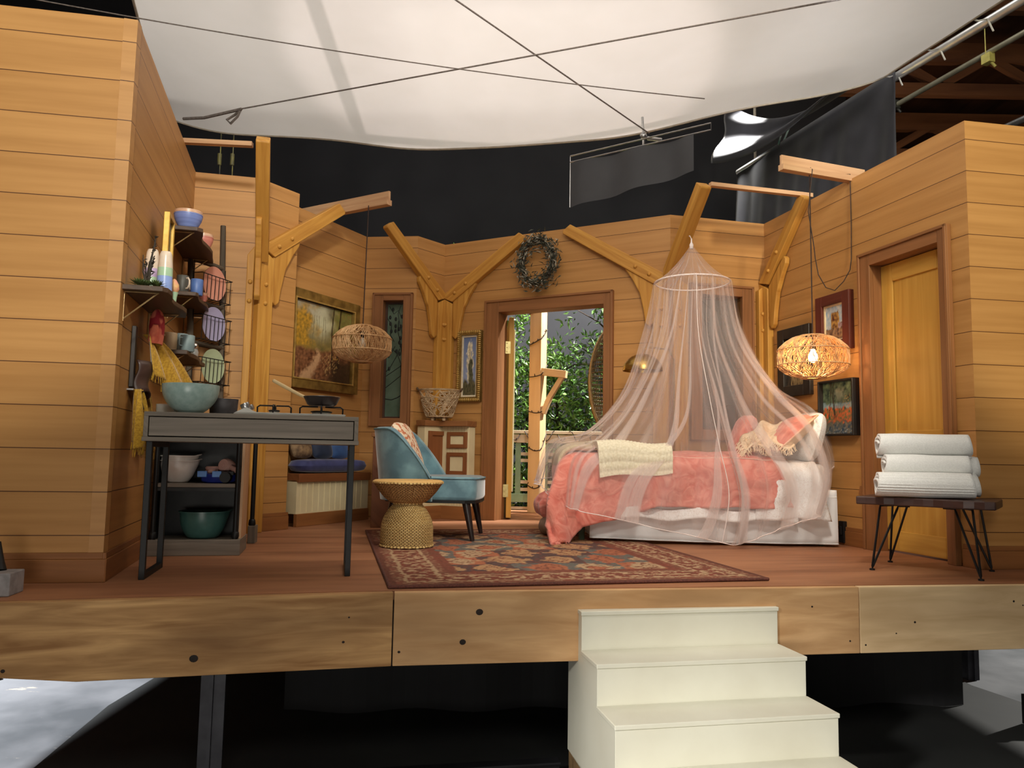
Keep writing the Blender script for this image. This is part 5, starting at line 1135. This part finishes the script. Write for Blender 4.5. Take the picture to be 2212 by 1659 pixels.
keys=[ # starting at head (+x), then anticlockwise: far-head, far, far-foot, foot, near-foot, near, near-head
 [(1.70,5.7,1.55),(1.92,5.7,1.15),(2.20,5.7,.98),(2.33,5.68,.76),(2.345,5.66,.60)],
 [(1.68,5.92,1.4),(1.90,5.98,1.05),(2.10,6.02,.84),(2.26,6.05,.70),(2.30,6.05,.60)],
 [(1.34,5.98,1.5),(1.34,6.02,1.1),(1.34,6.05,.85),(1.34,6.06,.72),(1.34,6.06,.64)],
 [(1.08,5.92,1.5),(.92,5.97,1.1),(.64,6.0,.80),(.38,6.02,.69),(.22,6.02,.40)],
 [(.99,5.68,1.52),(.84,5.68,1.06),(.57,5.68,.76),(.31,5.66,.69),(.205,5.62,.38)],
 [(1.07,5.44,1.42),(.86,5.40,.95),(.66,5.36,.70),(.47,5.20,.56),(.42,5.13,.24)],
 [(1.33,5.37,1.45),(1.40,5.28,1.0),(1.46,5.20,.68),(1.52,5.125,.34),(1.47,5.10,.025)],
 [(1.62,5.46,1.45),(1.84,5.36,1.06),(2.02,5.24,.80),(2.10,5.165,.50),(2.02,5.13,.22)]]
def netp(u,v,amp=1.0,off=0.0):
    th=u*2*math.pi; k=u*8; i=int(k)%8; f=k-int(k); f=f*f*(3-2*f)
    ring=RC+Vector((RR*math.cos(th),RR*math.sin(th),0))
    if v<0: return ring*(1+v)+Vector((1.34,5.70,2.20))*(-v)
    Pa=[Vector(ring)]+[Vector(q) for q in keys[i]]; Pb=[Vector(ring)]+[Vector(q) for q in keys[(i+1)%8]]
    a=Vector(catmull(Pa,v));b_=Vector(catmull(Pb,v)); p=a*(1-f)+b_*f
    c=Vector((1.34,5.66,p.z)); d=(p-c); d.z=0
    if d.length>1e-6: d.normalize()
    g=amp*.016*min(1,v*2.5)*(math.sin(th*19+2.5*math.sin(th*3))+.6*math.sin(th*43+v*3)); p+=d*(g+.012+off); 
    if p.z<.02: p.z=.02
    return p
t=thing('bed_canopy','sheer white mosquito net canopy hanging over the bed','canopy',(1.34,5.68,.02))
mb=MB(); mb.grid(lambda u,v:netp(u,v),260,60); obj('net_drape',mb,M_net,t,smooth=True)
mb=MB(); mb.grid(lambda u,v:netp(u,-v*.985)+Vector((0,0,-.03*math.sin(v*math.pi))),80,12); obj('net_cone',mb,M_net,t,smooth=True)
mb=MB()
random.seed(77)
folds=[(.735,.006,.03),(.752,.010,.015),(.775,.005,-.01),(.79,.011,.03),(.825,.006,.02),(.85,.012,.01),(.87,.005,.0),(.885,.006,0),(.905,.010,-.01),(.93,.006,0),(.945,.005,.01),(.97,.006,0),(.70,.005,-.02),(.67,.009,-.03),(.645,.005,-.02),(.61,.007,-.01),(.585,.005,0),(.55,.006,0),(.80,.005,-.06),(.76,.005,-.05),(.72,.004,-.05),(.84,.004,.05)]
for (u0,w,sw) in folds:
    for kk in (0,1,2): mb.grid(lambda u,v:netp((u0+sw*v+w*(u-.5)*(.35+v)+.004*math.sin(v*9+u0*40))%1.0,.02+.98*v,.5,.010+.006*kk),4,44)
obj('gathered_folds',mb,M_net,t,smooth=True)
M_hem=pm('net_hem',S(244,232,226),S(232,218,212),scale=20,rough=.8)
mb=MB(); mb.tube([RC+Vector((RR*math.cos(k*6.2832/64),RR*math.sin(k*6.2832/64),0)) for k in range(64)],.0055,6,closed=True); obj('hoop',mb,M_hem,t,smooth=True)
mb=MB(); mb.tube([netp(k/200,1.0) for k in range(200)],.0028,4,closed=True); mb.tube([netp(.728+.0*k,k/60,.3,.02) for k in range(61)],.0028,4); obj('hem_cord',mb,M_hem,t,smooth=True)
mb=MB(); mb.lathe([(.012,-.03),(.016,.0),(.006,.02),(.004,.05)],(1.34,5.70,2.195),10); mb.tube([(1.34,5.70,2.24),(1.345,5.78,2.29),(1.35,5.83,2.30)],.003,5); obj('hanging_loop',mb,M_hem,t,smooth=True)
# ================================================================ BENCH WITH TOWELS
by=R_(-38); bc_=Vector((2.31,4.266,0)); be=Vector((math.cos(by),math.sin(by),0))
BF=Frame((bc_.x-be.x*.32,bc_.y-be.y*.32),(bc_.x+be.x*.32,bc_.y+be.y*.32)); F=BF
t=thing('hairpin_bench','small dark live edge bench on black hairpin legs at the right','bench',(2.31,4.266,0),world=True)
pts=[];K=14
for i in range(K+1): q=i/K; pts.append((-.01+.66*q,.205+.012*math.sin(q*8+1)+random.uniform(-.007,.007)))
for i in range(K+1): q=1-i/K; pts.append((.0+.64*q,-.195-.012*math.sin(q*9)+random.uniform(-.007,.007)))
mb=MB(); mb.prism(pts[::-1],F.P(0,0,.352),F.e,F.n,F.z,.044); obj('seat_slab',mb,wood('dark_walnut_slab',S(84,58,50),S(56,38,34),S(68,46,40),su=2,sv=16,bump=.35,rough=.4),t,bev=.006)
for (u,n_) in ((.10,.15),(.10,-.15),(.54,.15),(.54,-.15)):
    mb=MB(); su_=1 if u<.3 else -1; sn=1 if n_>0 else -1; foot=F.P(u-su_*.035,n_+sn*.065,.010); a=F.P(u-su_*.0,n_,.347); b_=F.P(u+su_*.085,n_-sn*.03,.347)
    mb.tube([F.P(u+su_*.14,n_-sn*.04,.348),b_,b_+(foot-b_)*.05,foot+(b_-foot)*.04,foot,foot+(a-foot)*.04,a+(foot-a)*.05,a,F.P(u+su_*.05,n_-sn*.09,.348)],.0062,7); mb.lathe([(.0005,-.010),(.014,-.010),(.014,-.002),(.0005,.002)],foot,12); mb.box(F.P(u+su_*.06,n_-sn*.05,.3495),(.12,.10,.004),F.R); obj('hairpin_leg',mb,M_black,t,smooth=40)
ty=R_(-17); te=Vector((math.cos(ty),math.sin(ty),0)); F=Frame((2.275-te.x*.34,4.225-te.y*.34),(2.275+te.x*.34,4.225+te.y*.34))
M_tow=pm('white_terry',S(240,240,236),S(230,230,226),scale=160,rough=.95,sheen=.4,bump=.5,bdist=.004,detail=2)
def roll(label,u,n_,z,r,L,rot,turns=2.7,band=False):
    mb=MB(); ph=random.uniform(0,6)
    def fn(q,v):
        a=q*turns*2*math.pi+ph; rr=.016+(r-.016)*q**.8; sx=L*(v-.5)*(1+.03*math.sin(q*13+ph))
        k=1+.035*math.sin(v*5+ph)+.05*N3(v*4,q*5,ph); band_=.0025*math.sin(v*0+a*30) if (band and q>.80 and q<.92) else 0
        return F.P(u+sx*(1-.012*math.sin(a*2)),0,0)+F.n*(n_+(rr*k+band_)*math.cos(a))+F.z*(z+(rr*k+band_)*.88*math.sin(a))
    mb.grid(fn,150,26); return solo('rolled_towel',mb,M_tow,label,'towel',group='rolled white towels on the bench',smooth=True,solid=.014)
roll('front bottom rolled white towel with woven bands on the bench',.305,.085,.396+.068,.074,.46,0,band=True)
roll('rear bottom rolled white towel on the bench',.37,-.078,.396+.068,.074,.46,0)
roll('rolled white towel in the second layer above the banded towel',.335,.010,.396+.174,.068,.42,0)
roll('rolled white towel at the back of the second layer',.40,-.125,.396+.176,.062,.42,0)
roll('topmost rolled white towel of the pile',.335,-.052,.396+.285,.074,.46,0)
# ================================================================ WHITE STEPS
TH=R_(11.5); SP=Vector((.322,3.425,0)); SF2=Frame((SP.x,SP.y),(SP.x+.935*math.cos(TH),SP.y+.935*math.sin(TH))); F=SF2
M_step=pm('cream_step_paint',S(228,226,210),S(216,212,194),scale=3,rough=.55,detail=8,lo=.3,hi=.75)
t=thing('white_steps','cream painted wooden steps leading up to the deck','steps',F.P(.47,.3,GZ))
zs=[-.085-.165*k for k in range(5)]; td=.222; poly=[(-.205,-.735),(-.205,zs[0]-.018)]
for k in range(5): 
    poly.append((td*k,zs[k]-.018)); poly.append((td*k,zs[k+1]-.018 if k<4 else -.80))
poly[-1]=(td*4,-.735)
mb=MB(); mb.prism(poly,F.P(0,0,0),F.n,F.z,F.e,.935); obj('stringer_box',mb,M_step,t,bev=.002)
for k in range(5):
    mb=MB(); F.box(mb,-.004,.939,td*(k-1)-(0 if k else -.017)-.0,td*k+.006,zs[k]-.018,zs[k]); obj('tread',mb,M_step,t,bev=.003)
mr=pm('rough_block',S(150,120,80),S(110,86,56),scale=20,rough=.8)
for u,n_ in ((.04,-.16),(.89,-.16),(.04,.8),(.89,.8)):
    mb=MB(); F.box(mb,u-.035,u+.035,n_-.04,n_+.04,GZ,-.735); obj('foot_block',mb,mr,t)
# odds and ends at the left edge
mb=MB(); mb.box((-2.02,3.13,.045),(.11,.13,.09),R_(10)); solo('grey_block',mb,pm('grey_foam',S(150,146,146),S(128,124,124),scale=30,rough=.8),'grey block at the extreme left edge of the deck','block',bev=.004)
mb=MB(); mb.tube([(-2.05,3.15,.088),(-2.06,3.16,.13),(-2.075,3.17,.20)],[.03,.02,.012],8); solo('black_clamp',mb,M_black,'black clamp standing on the grey block at far left','clamp',smooth=True)
t=thing('shoe','dark shoe toe at the extreme left on the studio floor','shoe',(-3.36,4.95,GZ)); mb=MB(); mb.ball((-3.36,4.95,GZ+.05),(.13,.05,.045),14,8); obj('upper',mb,M_black,t,smooth=True); mb=MB(); mb.ball((-3.36,4.95,GZ+.014),(.135,.054,.013),14,6); obj('sole',mb,pm('tan_sole',S(150,96,70),S(120,76,54),scale=20),t,smooth=True)
# ================================================================ GARDEN BEHIND THE DOOR
random.seed(61)
M_ply=wood('porch_wood',S(206,172,130),S(184,150,108),su=1,sv=12,bump=.1)
t=thing('porch_post','pale wooden porch post wrapped with dark string lights','post',(.27,8.02,0))
mb=MB(); R=R_(-30); mb.box((.27,8.02,1.35),(.135,.135,2.7),R); obj('upright',mb,M_ply,t,bev=.004)
mb=MB(); mb.beam((.29,7.98,1.46),(.56,7.88,1.42),.075,.075); mb.beam((.33,7.97,1.02),(.40,7.94,1.20),.06,.05); mb.beam((.39,7.945,1.18),(.52,7.90,1.40),.06,.05); obj('bracket',mb,M_ply,t,bev=.004)
mb=MB(); mb.beam((.20,8.05,2.755),(1.75,7.60,2.755),.10,.11); solo('porch_beam',mb,M_ply,'pale porch header beam on top of the porch post','beam')
def bulbs(mb,pts,every):
    for i in range(0,len(pts),every):
        p=pts[i]; mb.tube([p,p+Vector((random.uniform(-.01,.02),-.02,random.uniform(.008,.03)))],[.006,.004],5)
M_str=pm('dark_string',S(52,36,28),S(40,28,22),scale=20,rough=.6)
mb=MB(); pts=[]
for k in range(260):
    a=k*.165; z=.10+2.45*k/260+.05*math.sin(a*.9); c_=a+R_(30); r=.0675/max(abs(math.cos(c_)),abs(math.sin(c_)))+.007; pts.append(Vector((.27+r*math.cos(a),8.02+r*math.sin(a),z+.07*math.sin(a))))
mb.tube(pts,.005,5); bulbs(mb,pts,5); solo('string_lights',mb,M_str,'dark string of fairy lights spiralling up the porch post','string lights',group='porch string lights')
mb=MB(); pts=[Vector((-.75+2.4*k/120,8.265-.0*k+.05*math.sin(k*1.05),.795+.055*math.sin(k*.75))) for k in range(121)]; mb.tube(pts,.0045,5); bulbs(mb,pts,4); solo('string_lights',mb,M_str,'dark string of fairy lights looped along the porch railing','string lights',group='porch string lights')
t=thing('porch_railing','porch railing with beige cap rail and green balusters','railing',(.4,8.32,0)); M_grn=pm('sage_paint',S(136,160,124),S(118,142,106),scale=6,rough=.6); M_cap=pm('beige_paint',S(216,196,164),S(200,180,148),scale=6,rough=.6)
mb=MB(); mb.box((.45,8.33,.835),(3.2,.12,.035)); mb.box((.45,8.32,.765),(3.2,.045,.09)); obj('cap_rail',mb,M_cap,t,bev=.003)
mb=MB(); mb.box((.45,8.33,.13),(3.2,.04,.09)); obj('bottom_rail',mb,M_grn,t,bev=.003)
for k in range(22):
    x=-1.08+.145*k; mb=MB(); mb.box((x,8.33,.45),(.042 if k%2 else .058,.03,.58)); obj('baluster',mb,M_grn,t)
    if k%2==0:
        for z in (.60,.53,.30,.22): mb=MB(); mb.box((x+.072,8.335,z),(.10,.024,.035)); obj('short_slat',mb,M_cap,t)
mb=MB(); mb.box((.45,8.36,.02),(3.4,.03,.03)); solo('porch_sill',mb,M_cap,'white sill strip along the far edge of the porch','sill')
# foliage: individual trees
M_lf=[pm('leaf_bright',S(112,150,66),S(70,108,44),scale=9,rough=.28,spec=.8),pm('leaf_mid',S(88,124,56),S(52,86,38),scale=9,rough=.28,spec=.8)]
M_bark=pm('bark',S(74,58,44),S(54,42,32),scale=12,rough=.9,bump=.5)
def tree(label,x,y,h,r,n,mi,z0=-.6):
    t=thing('broadleaf_tree',label,'tree',(x,y,GZ),group='leafy trees beyond the porch'); mb=MB()
    mb.tube([(x,y,GZ),(x+.03,y,GZ+h*.5),(x-.02,y,GZ+h*.85)],[.045,.035,.015],7)
    br=[]
    for k in range(16):
        a=random.uniform(0,6.28); z=random.uniform(-.4,GZ+h*.9); e=Vector((x+r*.9*math.cos(a),y+r*.7*math.sin(a),z+random.uniform(.1,.4))); s=Vector((x,y,z)); mb.tube([s,s.lerp(e,.5)+Vector((0,0,.05)),e],[.014,.009,.005],5); br.append((s,e))
    obj('trunk',mb,M_bark,t); mb=MB()
    cl=[(Vector((x+random.gauss(0,r*.5),y-abs(random.gauss(0,r*.35)),random.uniform(z0,GZ+h)))) for _ in range(n//16)]
    for c in cl:
        d0=Vector((random.gauss(0,.6),random.gauss(-.5,.5),random.gauss(.3,.5)))
        for q in range(16):
            p=c+Vector((random.gauss(0,.07),random.gauss(0,.07),random.gauss(0,.07))); d=d0+Vector((random.gauss(0,.8),random.gauss(0,.6),random.gauss(-.1,.7))); mb.leaf(p,d,random.uniform(.065,.11),random.uniform(.024,.038),.2)
    o=obj('foliage',mb,M_lf[mi],t); return t
tree('bright leafy tree just left of the porch post beyond the railing',-.35,8.95,3.4,.55,4600,0)
tree('leafy tree directly behind the porch post and its bracket',.55,9.15,2.75,.5,4200,0)
tree('darker leafy tree at the right of the doorway behind the hanging chair',1.25,9.0,3.5,.55,4200,1)
tree('leafy tree whose crown shows above the alcove wall',-1.45,8.9,3.70,.6,3000,0)
tree('dark tree filling the back between the brighter trees',.2,9.75,2.7,.8,4000,1)
# hanging rattan egg chair
cc=Vector((1.10,7.72,1.33)); t=thing('egg_chair','hanging rattan egg chair seen at the right side of the doorway','chair',cc); mb=MB()
for k in range(64):
    a=k*6.283/64; mb.tube([cc+Vector((.33*math.sin(p)*math.cos(a),.30*math.sin(p)*math.sin(a),.60*math.cos(p))) for p in [math.pi*(.03+.94*i/16) for i in range(17)]],.0045,4,cap=False)
for i in range(1,44):
    p=math.pi*i/44; mb.tube([cc+Vector((.33*math.sin(p)*math.cos(a*6.283/30),.30*math.sin(p)*math.sin(a*6.283/30),.60*math.cos(p))) for a in range(30)],.0042,4,closed=True)
obj('woven_shell',mb,pm('grey_rattan',S(126,104,66),S(94,76,46),scale=30,rough=.6),t)
mb=MB(); mb.tube([cc+Vector((-.02-.31*math.sin(k*6.283/40),-.16,.59*math.cos(k*6.283/40))) for k in range(40)],.013,7,closed=True); mb.tube([cc+Vector((0,0,.6)),cc+Vector((0,.07,1.39))],.006,5); obj('rim',mb,pm('pale_rim',S(186,160,116),S(160,134,92),scale=30,rough=.5),t,smooth=True)
# ================================================================ STUDIO OVERHEAD AND BACK
def curtain(name,label,P0,P1,z0,z1,nf,amp,m,nu=120,swag=None):
    P0=Vector(P0);P1=Vector(P1); d=(P1-P0); n=Vector((d.y,-d.x,0)).normalized()
    def fn(u,v):
        a=amp*(1-.7*v); p=P0+d*u+n*(a*math.sin(u*nf*6.283+2*math.sin(u*9))+.5*a*math.sin(u*nf*2.3*6.283+1)); return Vector((p.x,p.y,z0+(z1-z0)*v))
    mb=MB(); mb.grid(fn,nu,14); return solo(name,mb,m,label,'curtain',smooth=True)
M_bd=pm('backdrop_black',S(40,40,44),S(34,34,38),scale=1.5,rough=.9,sheen=.15)
curtain('backdrop_curtain','huge black backdrop curtain behind the whole set',(-9,10.9,0),(4.7,10.6,0),GZ,8.4,7,.05,M_bd,160)
curtain('backdrop_curtain','black curtain at the far left behind the front wall',(-9,3.6,0),(-9,10.9,0),GZ,8.4,5,.05,M_bd,60)
M_sheen=pm('black_satin',S(44,44,50),S(32,32,38),scale=4,rough=.62,sheen=.2,spec=.35)
# tall drape on the right hand pipe, gathered
pA_=Vector((2.62,8.85,4.0)); pB_=Vector((3.26,6.57,4.0)); pC_=Vector((3.72,5.0,4.0))
def dr(u,v):
    p=pA_.lerp(pB_,u*1.06); n=Vector((-.96,-.27,0)); g=.07*v*math.sin(u*26+4*v+2*math.sin(u*7))+.05*v*math.sin(u*51+v*6); return Vector((p.x,p.y,p.z-3.0*v))+n*(g+.35*v*(1-v)*math.sin(u*3.1))
mb=MB(); mb.grid(dr,110,50); solo('side_drape',mb,M_sheen,'glossy black drape hanging from the right hand scaffold pipe','drape',smooth=True,solid=.004)
def sw(u,v):
    p=pA_.lerp(pB_,.02+.96*u); sag=.55*math.sin(math.pi*u)**.9; q=v; n=Vector((-.96,-.27,0)); return Vector((p.x,p.y,p.z+.85*(1-u)*(1-q)*.9+.02-sag*.62*(1-q*.35)*(1-u*.4)))+n*(.10+.16*math.sin(q*9+u*3)*.25+.25*q)
mb=MB(); mb.grid(sw,50,20); solo('drape_swag',mb,M_sheen,'black cloth swag sagging above the right hand pipe','drape',smooth=True,solid=.004)
def pipe(label,a,b,r,m=None,g='scaffold pipes over the set'):
    mb=MB(); mb.tube([a,b],r,14); return solo('scaffold_pipe',mb,m or M_steel,label,'pipe',group=g,smooth=40)
pipe('bright steel pipe along the right edge of the white silk',pA_+Vector((.02,0,-.03)),(4.03,4.2,3.97),.036,pm('bright_pipe',S(224,222,220),S(206,204,202),scale=10,rough=.25,metal=.55))
pipe('steel pipe in front of the dark roof timbers at upper right',(3.98,8.25,4.40),(4.75,5.6,4.40),.026,pm('dull_pipe',S(186,182,160),S(160,156,134),scale=10,rough=.4,metal=.6))
pipe('short bright pipe crossing just above the right front wall top',(4.30,7.0,3.60),(4.62,5.9,3.60),.03)
pipe('pale pole running down the black drape beside the roof timbers',(4.05,8.0,2.0),(4.05,8.0,4.39),.022,pm('white_pole',S(214,204,182),S(200,190,168),scale=10,rough=.5))
pipe('pipe tip poking out behind the sagging edge of the silk',(-1.3,7.75,3.78),(-.22,7.25,3.66),.022,pm('grey_tube',S(150,140,126),S(126,118,106),scale=10,rough=.5))
pipe('overhead pipe above the left part of the silk',(-1.25,4.2,4.25),(-1.25,8.6,4.25),.05)
pipe('overhead pipe crossing above the back of the silk',(-4.2,7.25,4.16),(2.6,6.20,4.16),.045)
# clamps with yellow tags
for k,(x,y,z,l) in enumerate(((4.06,7.95,4.40,'dark swivel clamp on the upper right pipe'),(4.38,6.85,4.34,'yellow tagged clamp hanging from the upper right pipe'))):
    mb=MB(); mb.box((x,y,z),(.07,.09,.09),.3); mb.tube([(x,y,z),(x+.05,y-.03,z-.09)],.014,7); mb.tube([(x-.02,y,z),(x-.02,y,z+.3)],.006,5)
    solo('pipe_clamp',mb,pm('clamp_paint%d'%k,*((S(60,60,56),S(44,44,42)) if k==0 else (S(206,196,110),S(180,170,90))),scale=20,rough=.5),l,'clamp',bev=.004)
# the white silk
BL=Vector((-3.55,7.5,3.95));BR=Vector((3.22,6.42,3.97));FR=Vector((4.65,1.6,4.0));FL=Vector((-1.75,1.9,3.95))
def silk(u,v):
    p=(FL*(1-u)+FR*u)*(1-v)+(BL*(1-u)+BR*u)*v; s=math.sin(math.pi*u)**.8; p.z-=.50*s*(.45+.55*v**2)*(1 if v<1 else 1); p.z+=.02*math.sin(u*13+v*4)+.012*N3(u*9,v*9); p.y+=.05*math.sin(u*21)*v**6
    return p
m,nt,b=nodes('white_silk'); nt.nodes.remove(b); out=nt.nodes['Material Output']; df=nd(nt,'ShaderNodeBsdfDiffuse'); tl=nd(nt,'ShaderNodeBsdfTranslucent'); ms=nd(nt,'ShaderNodeMixShader'); ms.inputs[0].default_value=.5
M=mp(nt,'Object',(3,3,3)); no=nd(nt,'ShaderNodeTexNoise'); no.inputs['Scale'].default_value=1; nt.links.new(M.outputs[0],no.inputs['Vector']); r=nd(nt,'ShaderNodeValToRGB'); r.color_ramp.elements[0].color=S(228,224,218); r.color_ramp.elements[1].color=S(238,234,230); nt.links.new(no.outputs[0],r.inputs[0])
for q in (df,tl): nt.links.new(r.outputs[0],q.inputs[0])
nt.links.new(df.outputs[0],ms.inputs[1]); nt.links.new(tl.outputs[0],ms.inputs[2]); nt.links.new(ms.outputs[0],out.inputs[0]); M_silk=m
t=thing('overhead_silk','huge white diffusion silk stretched and sagging above the set','silk',(0,5,3.9))
mb=MB(); mb.grid(silk,70,60); obj('silk_cloth',mb,M_silk,t,smooth=True)
mb=MB(); mb.tube([silk(k/70,1) for k in range(71)],.012,6); mb.tube([silk(1,k/60) for k in range(61)],.012,6); mb.tube([silk(0,k/60) for k in range(61)],.012,6); obj('silk_hem',mb,pm('hem_webbing',S(186,176,160),S(168,158,142),scale=20,rough=.8),t,smooth=True)
mb=MB()
for k in range(9):
    v=.3+.7*k/8; p=silk(1,v); pp=pA_+(pC_-pA_)*((p.y-pA_.y)/(pC_.y-pA_.y)); pp.z=4.0; mb.tube([p,(p+pp)/2+Vector((0,0,-.03)),pp+Vector((.03,0,-.03)),pp+Vector((.06,-.02,-.14))],.007,5)
obj('tie_strap',mb,pm('strap_white',S(206,204,198),S(186,184,178),scale=20),t,smooth=True)
# ropes beneath the silk
M_rope=pm('grey_rope',S(120,110,104),S(96,88,82),scale=60,rough=.9)
def rope(label,a,b,sag,r=.0055):
    a=Vector(a);b=Vector(b); mb=MB(); mb.tube([a.lerp(b,k/24)-Vector((0,0,sag*4*(k/24)*(1-k/24))) for k in range(25)],r,6); return solo('rope',mb,M_rope,label,'rope',group='ropes stretched under the silk',smooth=True)
rope('taut rope rising from the left knot across the silk',(-2.21,5.92,3.30),(3.14,3.82,3.30),.0)
rope('slack rope curving across the white silk to the right',(-3.72,4.23,3.33),(1.42,5.6,3.30),.07,.004)
rope('taut rope running down to the hanging frame',(-1.35,3.245,3.34),(1.11,6.22,3.29),0)
mb=MB(); mb.tube([(-2.21,5.92,3.30),(-2.27,5.98,3.28),(-2.34,5.99,3.24),(-2.30,5.97,3.20),(-2.24,5.95,3.25),(-2.21,5.93,3.30)],.011,6); mb.tube([(-2.2,5.92,3.3),(-2.55,6.05,3.28),(-2.75,6.12,3.30)],.012,6); solo('rope_knot',mb,M_rope,'knotted rope end below the left corner of the silk','knot',smooth=True)
# hanging black flag frame
t=thing('flag_frame','thin metal frame with dark scrim hanging under the silk','frame',(1.0,6.1,2.7)); a=Vector((.475,6.52,3.20));b_=Vector((1.52,5.80,3.20)); dz=Vector((0,0,-.055)); dzz=Vector((0,0,-.46))
mb=MB(); mb.tube([a,b_,b_+dz,a+dz],.006,6,closed=True); mb.tube([a,a+dzz],.004,5); obj('frame_rail',mb,M_steel,t,smooth=True)
mb=MB(); mb.grid(lambda u,v:(a+dz*1.2).lerp(b_+dz*1.2,u*.9)+Vector((-.02*math.sin(u*14),-.02*math.sin(u*14),(-.40+.10*u)*v)),24,6); obj('scrim',mb,pm('grey_scrim',S(62,63,66),S(54,55,58),scale=3,rough=.8),t,smooth=True)
mb=MB(); c=Vector((1.06,6.20,3.26)); mb.tube([c+Vector((-.01,0,.16)),c,c+Vector((.0,0,-.10))],.011,6); mb.ball(c,.03,8,6); mb.tube([c+Vector((.03,-.02,-.03)),c+Vector((.14,-.06,-.06))],.016,6); obj('grip_head',mb,M_steel,t,smooth=True)
mb=MB(); mb.box((1.33,6.9,3.72),(.09,.05,.07)); solo('white_fixture_clip',mb,M_cream,'little white clip under the back edge of the silk','clip')
# hanging ropes and cables
mb=MB(); mb.tube([(2.80,8.72,5.0),(2.80,8.72,3.86),(2.79,8.72,3.80),(2.78,8.72,3.4)],.016,7); mb.ball((2.80,8.72,3.82),.04,8,6); solo('vertical_rope',mb,pm('pale_rope',S(186,176,160),S(160,150,134),scale=60,rough=.9),'pale rope hanging vertically beside the right drape','rope',smooth=True)
for k,(x,h) in enumerate(((-3.35,.9),(-3.22,1.1))):
    mb=MB(); x+=.32; mb.tube([(x,7.085,4.165),(x,7.2,4.17),(x,7.62,4.20),(x+.01,7.62,4.15-h)],.006,5); mb.tube([(x,7.62,3.48),(x,7.62,3.60)],.02,7); solo('hanging_cable',mb,pm('tagged_cable%d'%k,S(150,140,60),S(60,60,56),scale=6,rough=.6),['left hanging cable with yellow tag behind the kitchen wall','right hanging cable with yellow tag behind the kitchen wall'][k],'cable')
# green spring clamp on the pipe
mb=MB(); p=pA_.lerp(pB_,.36); mb.beam(p+Vector((-.02,0,-.03)),p+Vector((.03,-.02,.16)),.03,.018); mb.beam(p+Vector((.02,0,-.03)),p+Vector((.09,-.02,.15)),.03,.018); solo('spring_clamp',mb,pm('green_clamp',S(36,92,74),S(120,120,118),scale=9,rough=.4),'green handled spring clamp on the drape pipe','clamp')
# roof timbers
mb=MB(); mb.box((8.5,11.5,6.7),(10,12,.1)); mt_=wood('roof_board',S(96,60,36),S(70,42,26),su=.6,sv=5,rough=.85); struct('ceiling',mb,mt_,label='dark brown roof boards of the studio')
M_tim=wood('roof_timber',S(128,84,52),S(96,60,38),su=.8,sv=8,rough=.85); k=0
for y,z,l in ((8.2,6.2,'nearest'),(9.6,5.9,'second'),(11.0,5.6,'third'),(12.6,5.4,'fourth'),(14.6,5.2,'farthest')):
    mb=MB(); mb.box((8.6,y,z),(9.4,.10,.26)); mb.box((8.6,y,z-.5),(9.4,.10,.16))
    for q in range(7): x=4.2+q*1.3; mb.beam((x,y,z-.45),(x+.65,y,z-.05),.08,.10); mb.beam((x+.65,y,z-.05),(x+1.3,y,z-.45),.08,.10)
    solo('roof_truss',mb,M_tim,'%s brown timber roof truss at upper right'%l,'truss',group='roof trusses at upper right')
mb=MB(); mb.box((8.5,16.2,3),(11,.1,8)); struct('wall_studio',mb,mt_,label='dark boarded studio wall far behind at right')
